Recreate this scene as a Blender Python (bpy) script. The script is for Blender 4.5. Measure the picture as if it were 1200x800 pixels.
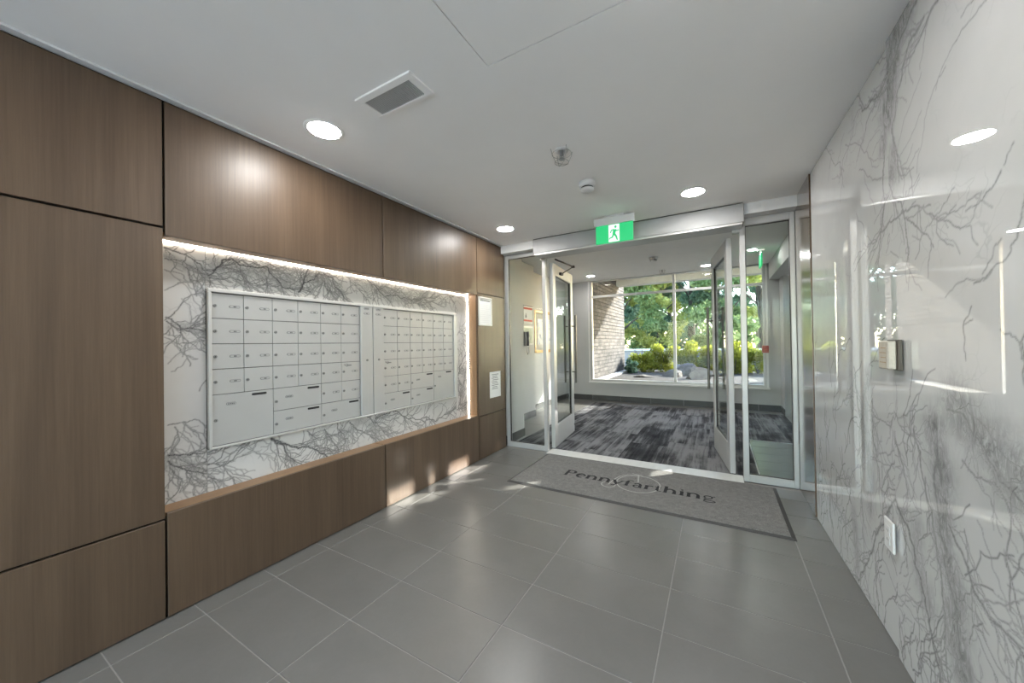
import bpy, bmesh, math, random
import numpy as np
from mathutils import Matrix, Vector
for o in list(bpy.data.objects): bpy.data.objects.remove(o)
scn = bpy.context.scene
C = scn.collection
random.seed(7); RNG = np.random.default_rng(11)

# ------------------------------------------------------------------ camera, sky, sun, exposure
CAMH = 1.2317
cam = bpy.data.cameras.new('camera'); cam.sensor_width = 36; cam.lens = 36*418.42/1200
cam.clip_start = .02; cam.clip_end = 200
co = bpy.data.objects.new('camera', cam); C.objects.link(co); scn.camera = co
_y, _p, _r = [math.radians(v) for v in (29.8016, .3887, -.8516)]
fw = Vector((-math.sin(_y)*math.cos(_p), math.cos(_y)*math.cos(_p), math.sin(_p)))
rt = Vector((math.cos(_y), math.sin(_y), 0)); up = rt.cross(fw)
rt2 = math.cos(_r)*rt+math.sin(_r)*up; up2 = -math.sin(_r)*rt+math.cos(_r)*up
co.matrix_world = Matrix(((rt2.x, up2.x, -fw.x, 0), (rt2.y, up2.y, -fw.y, 0), (rt2.z, up2.z, -fw.z, CAMH), (0, 0, 0, 1)))

SUN_DIR = Vector((.72, .70, .437)).normalized()          # towards the sun
w = bpy.data.worlds.new('sky'); scn.world = w; w.use_nodes = True
nt = w.node_tree; bg = nt.nodes['Background']
sky = nt.nodes.new('ShaderNodeTexSky'); sky.sky_type = 'NISHITA'; sky.sun_disc = False
sky.sun_elevation = math.asin(SUN_DIR.z); sky.sun_rotation = math.atan2(SUN_DIR.x, SUN_DIR.y)
sky.air_density = 1.0; sky.dust_density = .7; sky.ozone_density = 1.0
nt.links.new(sky.outputs[0], bg.inputs[0]); bg.inputs[1].default_value = SKY_STRENGTH = .75
sl = bpy.data.lights.new('sun', 'SUN'); sl.energy = 6.5; sl.angle = math.radians(.6); sl.color = (1, .955, .89)
so = bpy.data.objects.new('sun', sl); C.objects.link(so)
so.rotation_euler = SUN_DIR.to_track_quat('Z', 'Y').to_euler(); so.location = (6, 12, 9)
LAMP = 66.0        # radiance of the ceiling downlights
LED = 12.0          # radiance of the strip lights in the niche
vs = scn.view_settings; vs.view_transform = 'Standard'; vs.look = 'None'; vs.gamma = 1; vs.use_curve_mapping = False
vs.exposure = 1.62

# ------------------------------------------------------------------ dimensions (metres)
XL, XR, H = -2.197, .593, 2.388
S1, S2, S3 = .635, 1.876, 3.106
XN = -2.325                 # marble face of the niche
ZN0, ZN1 = .478, 1.757      # niche opening
YS = 3.71                   # storefront plane
YW = 7.55                   # window wall
VC = 2.56                   # vestibule ceiling

# ------------------------------------------------------------------ materials
def srgb(r, g, b):
    f = lambda c: (c/255/12.92 if c/255 <= .04045 else ((c/255+.055)/1.055)**2.4)
    return (f(r), f(g), f(b), 1)
def new_mat(name):
    m = bpy.data.materials.new(name); m.use_nodes = True
    return m, m.node_tree.nodes, m.node_tree.links, m.node_tree.nodes['Principled BSDF']
def coords(n, l, scale=(1, 1, 1), kind='Object'):
    tc = n.new('ShaderNodeTexCoord'); mp = n.new('ShaderNodeMapping'); mp.inputs['Scale'].default_value = scale
    l.new(tc.outputs[kind], mp.inputs[0]); return mp.outputs[0]
def noise(n, l, vec, scale, detail=4, rough=.5, dist=0):
    t = n.new('ShaderNodeTexNoise'); t.inputs['Scale'].default_value = scale; t.inputs['Detail'].default_value = detail
    t.inputs['Roughness'].default_value = rough; t.inputs['Distortion'].default_value = dist
    l.new(vec, t.inputs['Vector']); return t.outputs['Fac']
def ramp(n, l, fac, stops):
    r = n.new('ShaderNodeValToRGB'); e = r.color_ramp.elements
    while len(e) < len(stops): e.new(.5)
    for el, (p, c) in zip(e, stops): el.position = p; el.color = c
    l.new(fac, r.inputs[0]); return r.outputs[0]
def bump(n, l, b, fac, strength, dist=.002):
    bp = n.new('ShaderNodeBump'); bp.inputs['Strength'].default_value = strength; bp.inputs['Distance'].default_value = dist
    l.new(fac, bp.inputs['Height']); l.new(bp.outputs[0], b.inputs['Normal'])
def P(name, col, rough=.5, metal=0, var=.08, scale=(6, 6, 6), bmp=0, spec=.5, coat=0, ior=1.5, rvar=0):
    """principled material with soft procedural colour variation"""
    m, n, l, b = new_mat(name)
    f = noise(n, l, coords(n, l, scale), 1.0, 5, .6)
    lo = tuple(c*(1-var) for c in col[:3])+(1,); hi = tuple(min(1, c*(1+var)) for c in col[:3])+(1,)
    l.new(ramp(n, l, f, [(.3, lo), (.7, hi)]), b.inputs['Base Color'])
    b.inputs['Roughness'].default_value = rough; b.inputs['Metallic'].default_value = metal
    b.inputs['Specular IOR Level'].default_value = spec; b.inputs['Coat Weight'].default_value = coat; b.inputs['IOR'].default_value = ior
    b.inputs['Coat Roughness'].default_value = .03
    if bmp: bump(n, l, b, f, bmp)
    return m
def emit(name, col, strength):
    m, n, l, b = new_mat(name)
    b.inputs['Base Color'].default_value = (.8, .8, .8, 1)
    b.inputs['Emission Color'].default_value = col; b.inputs['Emission Strength'].default_value = strength
    return m
def wood(name, dark, mid, light, rough=.33):
    m, n, l, b = new_mat(name)
    oi = n.new('ShaderNodeObjectInfo')
    tc = n.new('ShaderNodeTexCoord'); add = n.new('ShaderNodeVectorMath'); add.operation = 'ADD'
    sc_ = n.new('ShaderNodeVectorMath'); sc_.operation = 'SCALE'; sc_.inputs[0].default_value = (3, 7, 5)
    l.new(oi.outputs['Random'], sc_.inputs['Scale'])
    l.new(tc.outputs['Object'], add.inputs[0]); l.new(sc_.outputs[0], add.inputs[1])
    def mp(s):
        q = n.new('ShaderNodeMapping'); q.inputs['Scale'].default_value = s; l.new(add.outputs[0], q.inputs[0]); return q.outputs[0]
    f1 = noise(n, l, mp((9, 9, .55)), 1, 4, .55, .4)
    f2 = noise(n, l, mp((90, 90, 2.2)), 1, 5, .7)
    mx = n.new('ShaderNodeMix'); mx.data_type = 'FLOAT'; mx.inputs[0].default_value = .45
    l.new(f1, mx.inputs[2]); l.new(f2, mx.inputs[3])
    l.new(ramp(n, l, mx.outputs[0], [(.30, dark), (.5, mid), (.70, light)]), b.inputs['Base Color'])
    b.inputs['Roughness'].default_value = rough; b.inputs['Specular IOR Level'].default_value = .5
    bump(n, l, b, f2, .08, .001)
    return m
M = {}
M['wood'] = wood('walnut_veneer', (.068, .043, .026, 1), (.100, .064, .039, 1), (.134, .088, .055, 1), .42)
M['wood_gloss'] = wood('lacquered_walnut', (.082, .051, .030, 1), (.118, .074, .044, 1), (.152, .098, .060, 1), .20)
M['wood_gloss'].node_tree.nodes['Principled BSDF'].inputs['Coat Weight'].default_value = 1.0; M['wood_gloss'].node_tree.nodes['Principled BSDF'].inputs['Coat Roughness'].default_value = .12
M['wood_light'] = wood('walnut_niche_edge', (.20, .115, .060, 1), (.27, .16, .085, 1), (.33, .20, .11, 1), .4)
M['gap'] = P('black_reveal', (.006, .006, .006), .8, var=0)
M['paint'] = P('white_paint', (.70, .69, .665), .75, var=.02, scale=(2, 2, 2))
M['vceiling'] = P('vestibule_ceiling_paint', (.80, .79, .765), .8, var=.02)
M['paint_v'] = P('vestibule_paint', (.46, .457, .447), .7, var=.02)
M['ceiling'] = P('ceiling_paint', (.93, .905, .865), .85, var=.02, scale=(1.5, 1.5, 1.5))
M['trim_grey'] = P('grey_trim', (.66, .65, .63), .6, var=.03)
M['alu'] = P('pale_aluminium', (.50, .495, .48), .38, metal=.25, var=.03)
M['steel'] = P('brushed_steel', (.42, .41, .38), .3, metal=1, var=.05)
M['dark_metal'] = P('dark_bronze', (.035, .03, .027), .4, metal=.6, var=.05)
M['handle'] = P('pull_handle_metal', (.12, .113, .10), .35, metal=.8, var=.05)
M['mail'] = P('mailbox_silver_paint', (.47, .47, .46), .38, metal=.15, var=.02)
M['mail_frame'] = P('mailbox_frame_metal', (.60, .60, .585), .35, metal=.3, var=.02)
M['mail_dark'] = P('mailbox_seam', (.10, .10, .10), .6, var=.05)
M['black'] = P('black_plastic', (.015, .015, .016), .5, var=.1)
M['lock'] = P('lock_chrome', (.26, .26, .255), .3, metal=.4, var=.03)
M['plate'] = P('number_plate', (.42, .42, .41), .4, var=.03)
M['ink'] = P('dark_print', (.08, .08, .085), .7, var=.05)
M['ink_soft'] = P('grey_print', (.19, .19, .195), .7, var=.05)
M['paper'] = P('white_paper', (.80, .80, .80), .8, var=.01)
M['plastic'] = P('white_plastic', (.70, .69, .67), .4, var=.02)
M['grille'] = P('grey_grille', (.50, .49, .475), .6, var=.05)
M['rubber'] = P('mat_rubber', (.060, .058, .055), .7, var=.1, scale=(60, 60, 60))
M['grout'] = P('pale_grout', (.31, .30, .28), .9, var=.08, scale=(30, 30, 30))
M['base_tile'] = P('charcoal_base_tile', (.060, .060, .058), .45, var=.12, scale=(8, 8, 8))
M['green_tile'] = P('grey_green_entry_tile', (.25, .285, .275), .25, var=.05, scale=(2, 12, 2))
M['red'] = P('red_plastic', (.28, .012, .014), .4, var=.05)
M['red_print'] = P('red_print', (.50, .07, .04), .7, var=.05)
M['gold'] = P('gold_frame', (.24, .15, .045), .4, metal=.3, var=.1)
M['reader'] = P('bronze_reader', (.52, .47, .40), .4, metal=.3, var=.1, scale=(60, 60, 60))
M['bronze'] = P('dark_reader_side', (.10, .085, .07), .4, metal=.5, var=.05)
M['concrete'] = P('pale_concrete', (.55, .52, .48), .9, var=.1, scale=(4, 4, 4), bmp=.2)
M['white_wall'] = P('white_garden_wall', (.5, .5, .48), .85, var=.05)
M['rear_bounce'] = P('white_rear_bounce', (.78, .77, .75), .9, var=.05)
M['soil'] = P('dark_mulch', (.05, .045, .04), .95, var=.5, scale=(25, 25, 25), bmp=.8)
M['bark'] = P('bark', (.055, .045, .035), .9, var=.3, scale=(20, 20, 6), bmp=.6)
M['grass'] = P('lawn', (.10, .16, .04), .9, var=.3, scale=(5, 5, 5))
M['glow'] = emit('lamp_diffuser', (1, .99, .97, 1), LAMP)
M['led'] = emit('strip_light', (1, .90, .76, 1), LED)
M['exit_green'] = emit('exit_green', (.010, .40, .125, 1), .48); M['exit_green'].node_tree.nodes['Principled BSDF'].inputs['Base Color'].default_value = (.02, .1, .05, 1)
M['exit_white'] = emit('exit_white', (.68, .80, .72, 1), .45); M['exit_white'].node_tree.nodes['Principled BSDF'].inputs['Base Color'].default_value = (.2, .2, .2, 1)

def glass_mat(name, tint, ior=1.22):
    m, n, l, b = new_mat(name); n.remove(b)
    out = [x for x in n if x.type == 'OUTPUT_MATERIAL'][0]
    tr = n.new('ShaderNodeBsdfTransparent'); gl = n.new('ShaderNodeBsdfGlossy'); gl.inputs['Roughness'].default_value = .0
    fr = n.new('ShaderNodeFresnel'); ge = n.new('ShaderNodeNewGeometry'); mr = n.new('ShaderNodeMapRange'); mr.inputs[3].default_value = ior; mr.inputs[4].default_value = 1/ior
    l.new(ge.outputs['Backfacing'], mr.inputs[0]); l.new(mr.outputs[0], fr.inputs['IOR']); mx = n.new('ShaderNodeMixShader')
    f = noise(n, l, coords(n, l, (3, 3, 3)), 1, 2)
    l.new(ramp(n, l, f, [(0, tint), (1, tuple(min(1, c*1.01) for c in tint[:3])+(1,))]), tr.inputs[0])
    l.new(fr.outputs[0], mx.inputs[0]); l.new(tr.outputs[0], mx.inputs[1]); l.new(gl.outputs[0], mx.inputs[2]); l.new(mx.outputs[0], out.inputs[0])
    return m
M['glass'] = glass_mat('clear_glass', (.955, .975, .965, 1))

def tile_mat():
    m, n, l, b = new_mat('grey_porcelain')
    oi = n.new('ShaderNodeObjectInfo'); tc = n.new('ShaderNodeTexCoord'); add = n.new('ShaderNodeVectorMath')
    sc_ = n.new('ShaderNodeVectorMath'); sc_.operation = 'SCALE'; sc_.inputs[0].default_value = (9, 5, 3); l.new(oi.outputs['Random'], sc_.inputs['Scale'])
    l.new(tc.outputs['Object'], add.inputs[0]); l.new(sc_.outputs[0], add.inputs[1])
    f1 = noise(n, l, add.outputs[0], 5, 6, .6, .6); f2 = noise(n, l, add.outputs[0], 60, 3, .7)
    mx = n.new('ShaderNodeMix'); mx.data_type = 'FLOAT'; mx.inputs[0].default_value = .3; l.new(f1, mx.inputs[2]); l.new(f2, mx.inputs[3])
    mr = n.new('ShaderNodeMapRange'); l.new(oi.outputs['Random'], mr.inputs[0]); mr.inputs[3].default_value = -.05; mr.inputs[4].default_value = .05
    ad = n.new('ShaderNodeMath'); l.new(mx.outputs[0], ad.inputs[0]); l.new(mr.outputs[0], ad.inputs[1])
    l.new(ramp(n, l, ad.outputs[0], [(.25, (.128, .123, .113, 1)), (.75, (.158, .152, .141, 1))]), b.inputs['Base Color'])
    b.inputs['Roughness'].default_value = .31
    b.inputs['IOR'].default_value = 1.6
    bump(n, l, b, f2, .02, .001)
    return m
M['tile'] = tile_mat()
def carpet_mat():
    m, n, l, b = new_mat('striped_carpet')
    oi = n.new('ShaderNodeObjectInfo'); tc = n.new('ShaderNodeTexCoord'); add = n.new('ShaderNodeVectorMath')
    sc_ = n.new('ShaderNodeVectorMath'); sc_.operation = 'SCALE'; sc_.inputs[0].default_value = (31, 17, 3); l.new(oi.outputs['Random'], sc_.inputs['Scale'])
    l.new(tc.outputs['Object'], add.inputs[0]); l.new(sc_.outputs[0], add.inputs[1])
    q = n.new('ShaderNodeMapping'); q.inputs['Scale'].default_value = (20, 1.0, 1); l.new(add.outputs[0], q.inputs[0])
    f1 = noise(n, l, q.outputs[0], 1, 5, .65, .5)
    q2 = n.new('ShaderNodeMapping'); q2.inputs['Scale'].default_value = (3, 1.6, 1); l.new(add.outputs[0], q2.inputs[0])
    f2 = noise(n, l, q2.outputs[0], 1, 3, .6)
    f3 = noise(n, l, add.outputs[0], 260, 2, .7)
    m1 = n.new('ShaderNodeMix'); m1.data_type = 'FLOAT'; m1.inputs[0].default_value = .48; l.new(f1, m1.inputs[2]); l.new(f2, m1.inputs[3])
    m2 = n.new('ShaderNodeMix'); m2.data_type = 'FLOAT'; m2.inputs[0].default_value = .18; l.new(m1.outputs[0], m2.inputs[2]); l.new(f3, m2.inputs[3])
    mr = n.new('ShaderNodeMapRange'); l.new(oi.outputs['Random'], mr.inputs[0]); mr.inputs[3].default_value = -.035; mr.inputs[4].default_value = .035
    ad = n.new('ShaderNodeMath'); l.new(m2.outputs[0], ad.inputs[0]); l.new(mr.outputs[0], ad.inputs[1])
    l.new(ramp(n, l, ad.outputs[0], [(.38, (.018, .018, .020, 1)), (.47, (.060, .059, .062, 1)), (.58, (.25, .247, .25, 1))]), b.inputs['Base Color'])
    b.inputs['Roughness'].default_value = .95; b.inputs['Specular IOR Level'].default_value = .1
    bump(n, l, b, f3, .6, .003)
    return m
M['carpet'] = carpet_mat()
def mat_fabric():
    m, n, l, b = new_mat('grey_mat_pile')
    v = coords(n, l, (1, 1, 1)); f = noise(n, l, v, 160, 2, .8); f2 = noise(n, l, v, 40, 3)
    mx = n.new('ShaderNodeMix'); mx.data_type = 'FLOAT'; mx.inputs[0].default_value = .3; l.new(f, mx.inputs[2]); l.new(f2, mx.inputs[3])
    l.new(ramp(n, l, mx.outputs[0], [(.35, (.12, .117, .11, 1)), (.65, (.27, .264, .25, 1))]), b.inputs['Base Color'])
    b.inputs['Roughness'].default_value = .95; b.inputs['Specular IOR Level'].default_value = .1
    bump(n, l, b, f, .7, .003); return m
M['pile'] = mat_fabric()
def brick_mat():
    m, n, l, b = new_mat('weathered_brick')
    oi = n.new('ShaderNodeObjectInfo'); tc = n.new('ShaderNodeTexCoord'); q = n.new('ShaderNodeMapping'); q.inputs['Scale'].default_value = (1, 3.4, 1)
    cb = n.new('ShaderNodeCombineXYZ'); sc_ = n.new('ShaderNodeMath'); sc_.operation = 'MULTIPLY'; sc_.inputs[1].default_value = 40; l.new(oi.outputs['Random'], sc_.inputs[0]); l.new(sc_.outputs[0], cb.inputs[1])
    ad = n.new('ShaderNodeVectorMath'); l.new(tc.outputs['Object'], ad.inputs[0]); l.new(cb.outputs[0], ad.inputs[1]); l.new(ad.outputs[0], q.inputs[0])
    f = noise(n, l, q.outputs[0], 1.0, 4, .75)
    l.new(ramp(n, l, f, [(.34, (.028, .025, .023, 1)), (.5, (.068, .061, .055, 1)), (.66, (.11, .099, .09, 1))]), b.inputs['Base Color'])
    b.inputs['Roughness'].default_value = .95; return m
M['brick'] = brick_mat(); M['mortar'] = P('dark_mortar', (.03, .028, .026), .95, var=.2, scale=(10, 10, 10))
def leaf_mat(name, c1, c2, c3):
    m, n, l, b = new_mat(name); out = [x for x in n if x.type == 'OUTPUT_MATERIAL'][0]; n.remove(b)
    f = noise(n, l, coords(n, l, (1, 1, 1)), 1.1, 3, .6); f2 = noise(n, l, coords(n, l, (1, 1, 1)), 14, 2, .7)
    mx = n.new('ShaderNodeMix'); mx.data_type = 'FLOAT'; mx.inputs[0].default_value = .5; l.new(f, mx.inputs[2]); l.new(f2, mx.inputs[3])
    col = ramp(n, l, mx.outputs[0], [(.33, c1), (.5, c2), (.68, c3)])
    d = n.new('ShaderNodeBsdfDiffuse'); t = n.new('ShaderNodeBsdfTranslucent'); s = n.new('ShaderNodeMixShader'); s.inputs[0].default_value = .5
    l.new(col, d.inputs[0]); l.new(col, t.inputs[0]); l.new(d.outputs[0], s.inputs[1]); l.new(t.outputs[0], s.inputs[2]); l.new(s.outputs[0], out.inputs[0])
    return m
M['leaf_a'] = leaf_mat('leaf_mid_green', (.06, .11, .04, 1), (.17, .24, .10, 1), (.38, .43, .20, 1))
M['leaf_b'] = leaf_mat('leaf_blue_green', (.045, .10, .065, 1), (.12, .20, .13, 1), (.27, .35, .23, 1))
M['leaf_c'] = leaf_mat('leaf_lime', (.17, .20, .05, 1), (.34, .38, .11, 1), (.56, .56, .24, 1))
M['leaf_h'] = leaf_mat('leaf_hedge', (.11, .14, .02, 1), (.30, .33, .05, 1), (.62, .56, .10, 1))
def marble_mat(name, rough, coat, ior):
    m, n, l, b = new_mat(name)
    at = n.new('ShaderNodeAttribute'); at.attribute_name = 'vein'
    tc = n.new('ShaderNodeTexCoord')
    d = n.new('ShaderNodeTexNoise'); d.inputs['Scale'].default_value = 5; d.inputs['Detail'].default_value = 4; l.new(tc.outputs['Object'], d.inputs['Vector'])
    sub = n.new('ShaderNodeVectorMath'); sub.operation = 'SUBTRACT'; sub.inputs[1].default_value = (.5, .5, .5); l.new(d.outputs['Color'], sub.inputs[0])
    sc_ = n.new('ShaderNodeVectorMath'); sc_.operation = 'SCALE'; sc_.inputs['Scale'].default_value = .25; l.new(sub.outputs[0], sc_.inputs[0])
    ad = n.new('ShaderNodeVectorMath'); l.new(tc.outputs['Object'], ad.inputs[0]); l.new(sc_.outputs[0], ad.inputs[1])
    vo = n.new('ShaderNodeTexVoronoi'); vo.feature = 'DISTANCE_TO_EDGE'; vo.inputs['Scale'].default_value = 11; l.new(ad.outputs[0], vo.inputs['Vector'])
    fine = ramp(n, l, vo.outputs['Distance'], [(0, (1, 1, 1, 1)), (.045, (0, 0, 0, 1))])
    cl = n.new('ShaderNodeAttribute'); cl.attribute_name = 'cloud'
    mk = ramp(n, l, noise(n, l, tc.outputs['Object'], 2.2, 3, .6), [(.52, (0, 0, 0, 1)), (.70, (.30, .30, .30, 1))])
    mm = n.new('ShaderNodeMath'); mm.operation = 'ADD'; l.new(cl.outputs['Fac'], mm.inputs[0]); l.new(mk, mm.inputs[1])
    fm = n.new('ShaderNodeMath'); fm.operation = 'MULTIPLY'; l.new(fine, fm.inputs[0]); l.new(mm.outputs[0], fm.inputs[1])
    fm2 = n.new('ShaderNodeMath'); fm2.operation = 'MULTIPLY'; l.new(fm.outputs[0], fm2.inputs[0]); fm2.inputs[1].default_value = 1.0
    mxv = n.new('ShaderNodeMath'); mxv.operation = 'MAXIMUM'; l.new(at.outputs['Fac'], mxv.inputs[0]); l.new(fm2.outputs[0], mxv.inputs[1])
    cn = noise(n, l, coords(n, l, (1, 1, .4)), 34, 6, .75, 1.5)
    cm = n.new('ShaderNodeMath'); cm.operation = 'MULTIPLY'; l.new(cl.outputs['Fac'], cm.inputs[0]); l.new(ramp(n, l, cn, [(.34, (.15, .15, .15, 1)), (.60, (1, 1, 1, 1))]), cm.inputs[1])
    tot = n.new('ShaderNodeMath'); tot.operation = 'MAXIMUM'; l.new(mxv.outputs[0], tot.inputs[0]); l.new(cm.outputs[0], tot.inputs[1])
    base = ramp(n, l, noise(n, l, tc.outputs['Object'], 1.6, 4, .6), [(.3, (.54, .535, .52, 1)), (.7, (.63, .625, .615, 1))])
    mx = n.new('ShaderNodeMix'); mx.data_type = 'RGBA'; l.new(tot.outputs[0], mx.inputs[0]); l.new(base, mx.inputs[6]); mx.inputs[7].default_value = (.050, .049, .052, 1)
    l.new(mx.outputs[2], b.inputs['Base Color'])
    b.inputs['Roughness'].default_value = rough; b.inputs['IOR'].default_value = ior
    b.inputs['Coat Weight'].default_value = coat; b.inputs['Coat Roughness'].default_value = .005; b.inputs['Coat IOR'].default_value = 1.6
    return m
M['marble'] = marble_mat('polished_veined_marble', .008, .25, 1.75)
M['marble_honed'] = marble_mat('honed_veined_marble', .38, 0, 1.45)

# ------------------------------------------------------------------ mesh helpers
def link(o, parent=None):
    C.objects.link(o)
    if parent is not None: o.parent = parent
    return o
def woff(parent):
    v = Vector((0, 0, 0))
    while parent is not None: v = v+Vector(parent.location); parent = parent.parent
    return v
def tag(o, label, cat, group=None, kind=None):
    o['label'] = label; o['category'] = cat
    if group: o['group'] = group
    if kind: o['kind'] = kind
    return o
def struct(o, label, cat): return tag(o, label, cat, None, 'structure')
def thing(name, loc, label, cat, group=None, kind=None):
    o = bpy.data.objects.new(name, None); o.empty_display_size = .05; o.location = loc; link(o)
    return tag(o, label, cat, group, kind)
def from_bm(name, bm, mat, parent=None, smooth=False):
    """bmesh in world coordinates -> object under parent (unrotated)"""
    off = woff(parent)
    bmesh.ops.translate(bm, verts=bm.verts, vec=-off)
    me = bpy.data.meshes.new(name); bm.to_mesh(me); bm.free()
    for mm in (mat if isinstance(mat, (list, tuple)) else [mat]): me.materials.append(mm)
    if smooth: me.shade_smooth()
    return link(bpy.data.objects.new(name, me), parent)
def abox(bm, a, b, bev=0, mi=0):
    x0, y0, z0 = [min(p, q) for p, q in zip(a, b)]; x1, y1, z1 = [max(p, q) for p, q in zip(a, b)]
    r = bmesh.ops.create_cube(bm, size=1)
    for v in r['verts']: v.co = Vector(((x0+x1)/2+v.co.x*(x1-x0), (y0+y1)/2+v.co.y*(y1-y0), (z0+z1)/2+v.co.z*(z1-z0)))
    fs = set(f for v in r['verts'] for f in v.link_faces)
    for f in fs: f.material_index = mi
    if bev:
        es = set(e for v in r['verts'] for e in v.link_edges)
        q = bmesh.ops.bevel(bm, geom=list(es), offset=min(bev, .45*min(x1-x0, y1-y0, z1-z0)), segments=1, affect='EDGES')
        for f in q['faces']: f.material_index = mi
def box(name, a, b, mat, parent=None, bev=0):
    bm = bmesh.new(); abox(bm, a, b, bev); return from_bm(name, bm, mat, parent)
def boxes(name, lst, mat, parent=None, bev=0):
    bm = bmesh.new()
    for a, b in lst: abox(bm, a, b, bev)
    return from_bm(name, bm, mat, parent)
def acyl(bm, c, r, h, axis='z', r2=None, seg=24):
    q = bmesh.ops.create_cone(bm, cap_ends=True, segments=seg, radius1=r, radius2=r if r2 is None else r2, depth=h)
    R_ = {'z': Matrix(), 'x': Matrix.Rotation(math.pi/2, 4, 'Y'), 'y': Matrix.Rotation(-math.pi/2, 4, 'X')}[axis]
    bmesh.ops.transform(bm, matrix=Matrix.Translation(c) @ R_, verts=q['verts'])
def cyl(name, c, r, h, mat, parent=None, axis='z', r2=None, seg=24, smooth=False):
    bm = bmesh.new(); acyl(bm, Vector(c), r, h, axis, r2, seg); o = from_bm(name, bm, mat, parent)
    return o
def lathe(bm, c, prof, seg=28):
    """prof: list of (r, z) revolved about the vertical through c"""
    rings = []
    for r, z in prof:
        rings.append([bm.verts.new((c[0]+r*math.cos(2*math.pi*k/seg), c[1]+r*math.sin(2*math.pi*k/seg), c[2]+z)) for k in range(seg)])
    for a, b in zip(rings, rings[1:]):
        for k in range(seg):
            bm.faces.new((a[k], a[(k+1) % seg], b[(k+1) % seg], b[k]))
    for ring in (rings[0], rings[-1]):
        try: bm.faces.new(ring)
        except ValueError: pass
    bmesh.ops.recalc_face_normals(bm, faces=bm.faces)
def atube(bm, pts, r, seg=8, closed=False):
    pts = [Vector(p) for p in pts]; n_ = len(pts); rings = []
    for i, p in enumerate(pts):
        if closed: t = pts[(i+1) % n_]-pts[i-1]
        else: t = pts[min(i+1, n_-1)]-pts[max(i-1, 0)]
        t.normalize(); u = t.cross(Vector((.13, .27, .95)))
        if u.length < .05: u = t.cross(Vector((1, 0, 0)))
        u.normalize(); v = t.cross(u); rr = r[i] if isinstance(r, (list, tuple)) else r
        rings.append([bm.verts.new(p+rr*(math.cos(a)*u+math.sin(a)*v)) for a in [2*math.pi*k/seg for k in range(seg)]])
    for i in range(n_ if closed else n_-1):
        a, b = rings[i], rings[(i+1) % n_]
        for k in range(seg): bm.faces.new((a[k], a[(k+1) % seg], b[(k+1) % seg], b[k]))
    if not closed:
        bm.faces.new(rings[0][::-1]); bm.faces.new(rings[-1])
def tube(name, pts, r, mat, parent=None, seg=8, closed=False):
    bm = bmesh.new(); atube(bm, pts, r, seg, closed); bmesh.ops.recalc_face_normals(bm, faces=bm.faces)
    return from_bm(name, bm, mat, parent, True)
def inst(name, me, loc, parent, mat=None):
    """object sharing mesh data, loc in world coordinates (parents unrotated)"""
    o = bpy.data.objects.new(name, me); o.location = Vector(loc)-woff(parent); return link(o, parent)
def mesh_box(name, size, mat, bev=0):
    bm = bmesh.new(); abox(bm, [-s/2 for s in size], [s/2 for s in size], bev)
    me = bpy.data.meshes.new(name); bm.to_mesh(me); bm.free(); me.materials.append(mat); return me
def flat_strip(bm, pts, ws, z0, z1, closed=False):
    """a thick ribbon along 2-D points (x, y)"""
    n_ = len(pts); L_, R_ = [], []
    for i in range(n_):
        p = Vector(pts[i]); a = Vector(pts[i-1] if (i or closed) else pts[0]); b = Vector(pts[(i+1) % n_] if (closed or i < n_-1) else pts[-1])
        t = (b-a).normalized(); nn = Vector((-t.y, t.x)); w_ = (ws[i] if isinstance(ws, (list, tuple)) else ws)/2
        L_.append(p+nn*w_); R_.append(p-nn*w_)
    top = [(bm.verts.new((a.x, a.y, z1)), bm.verts.new((b.x, b.y, z1))) for a, b in zip(L_, R_)]
    bot = [(bm.verts.new((a.x, a.y, z0)), bm.verts.new((b.x, b.y, z0))) for a, b in zip(L_, R_)]
    for i in range(n_ if closed else n_-1):
        j = (i+1) % n_
        bm.faces.new((top[i][0], top[i][1], top[j][1], top[j][0]))
        bm.faces.new((top[i][0], top[j][0], bot[j][0], bot[i][0])); bm.faces.new((top[i][1], bot[i][1], bot[j][1], top[j][1]))
    if not closed:
        bm.faces.new((top[0][0], bot[0][0], bot[0][1], top[0][1])); bm.faces.new((top[-1][0], top[-1][1], bot[-1][1], bot[-1][0]))

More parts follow.
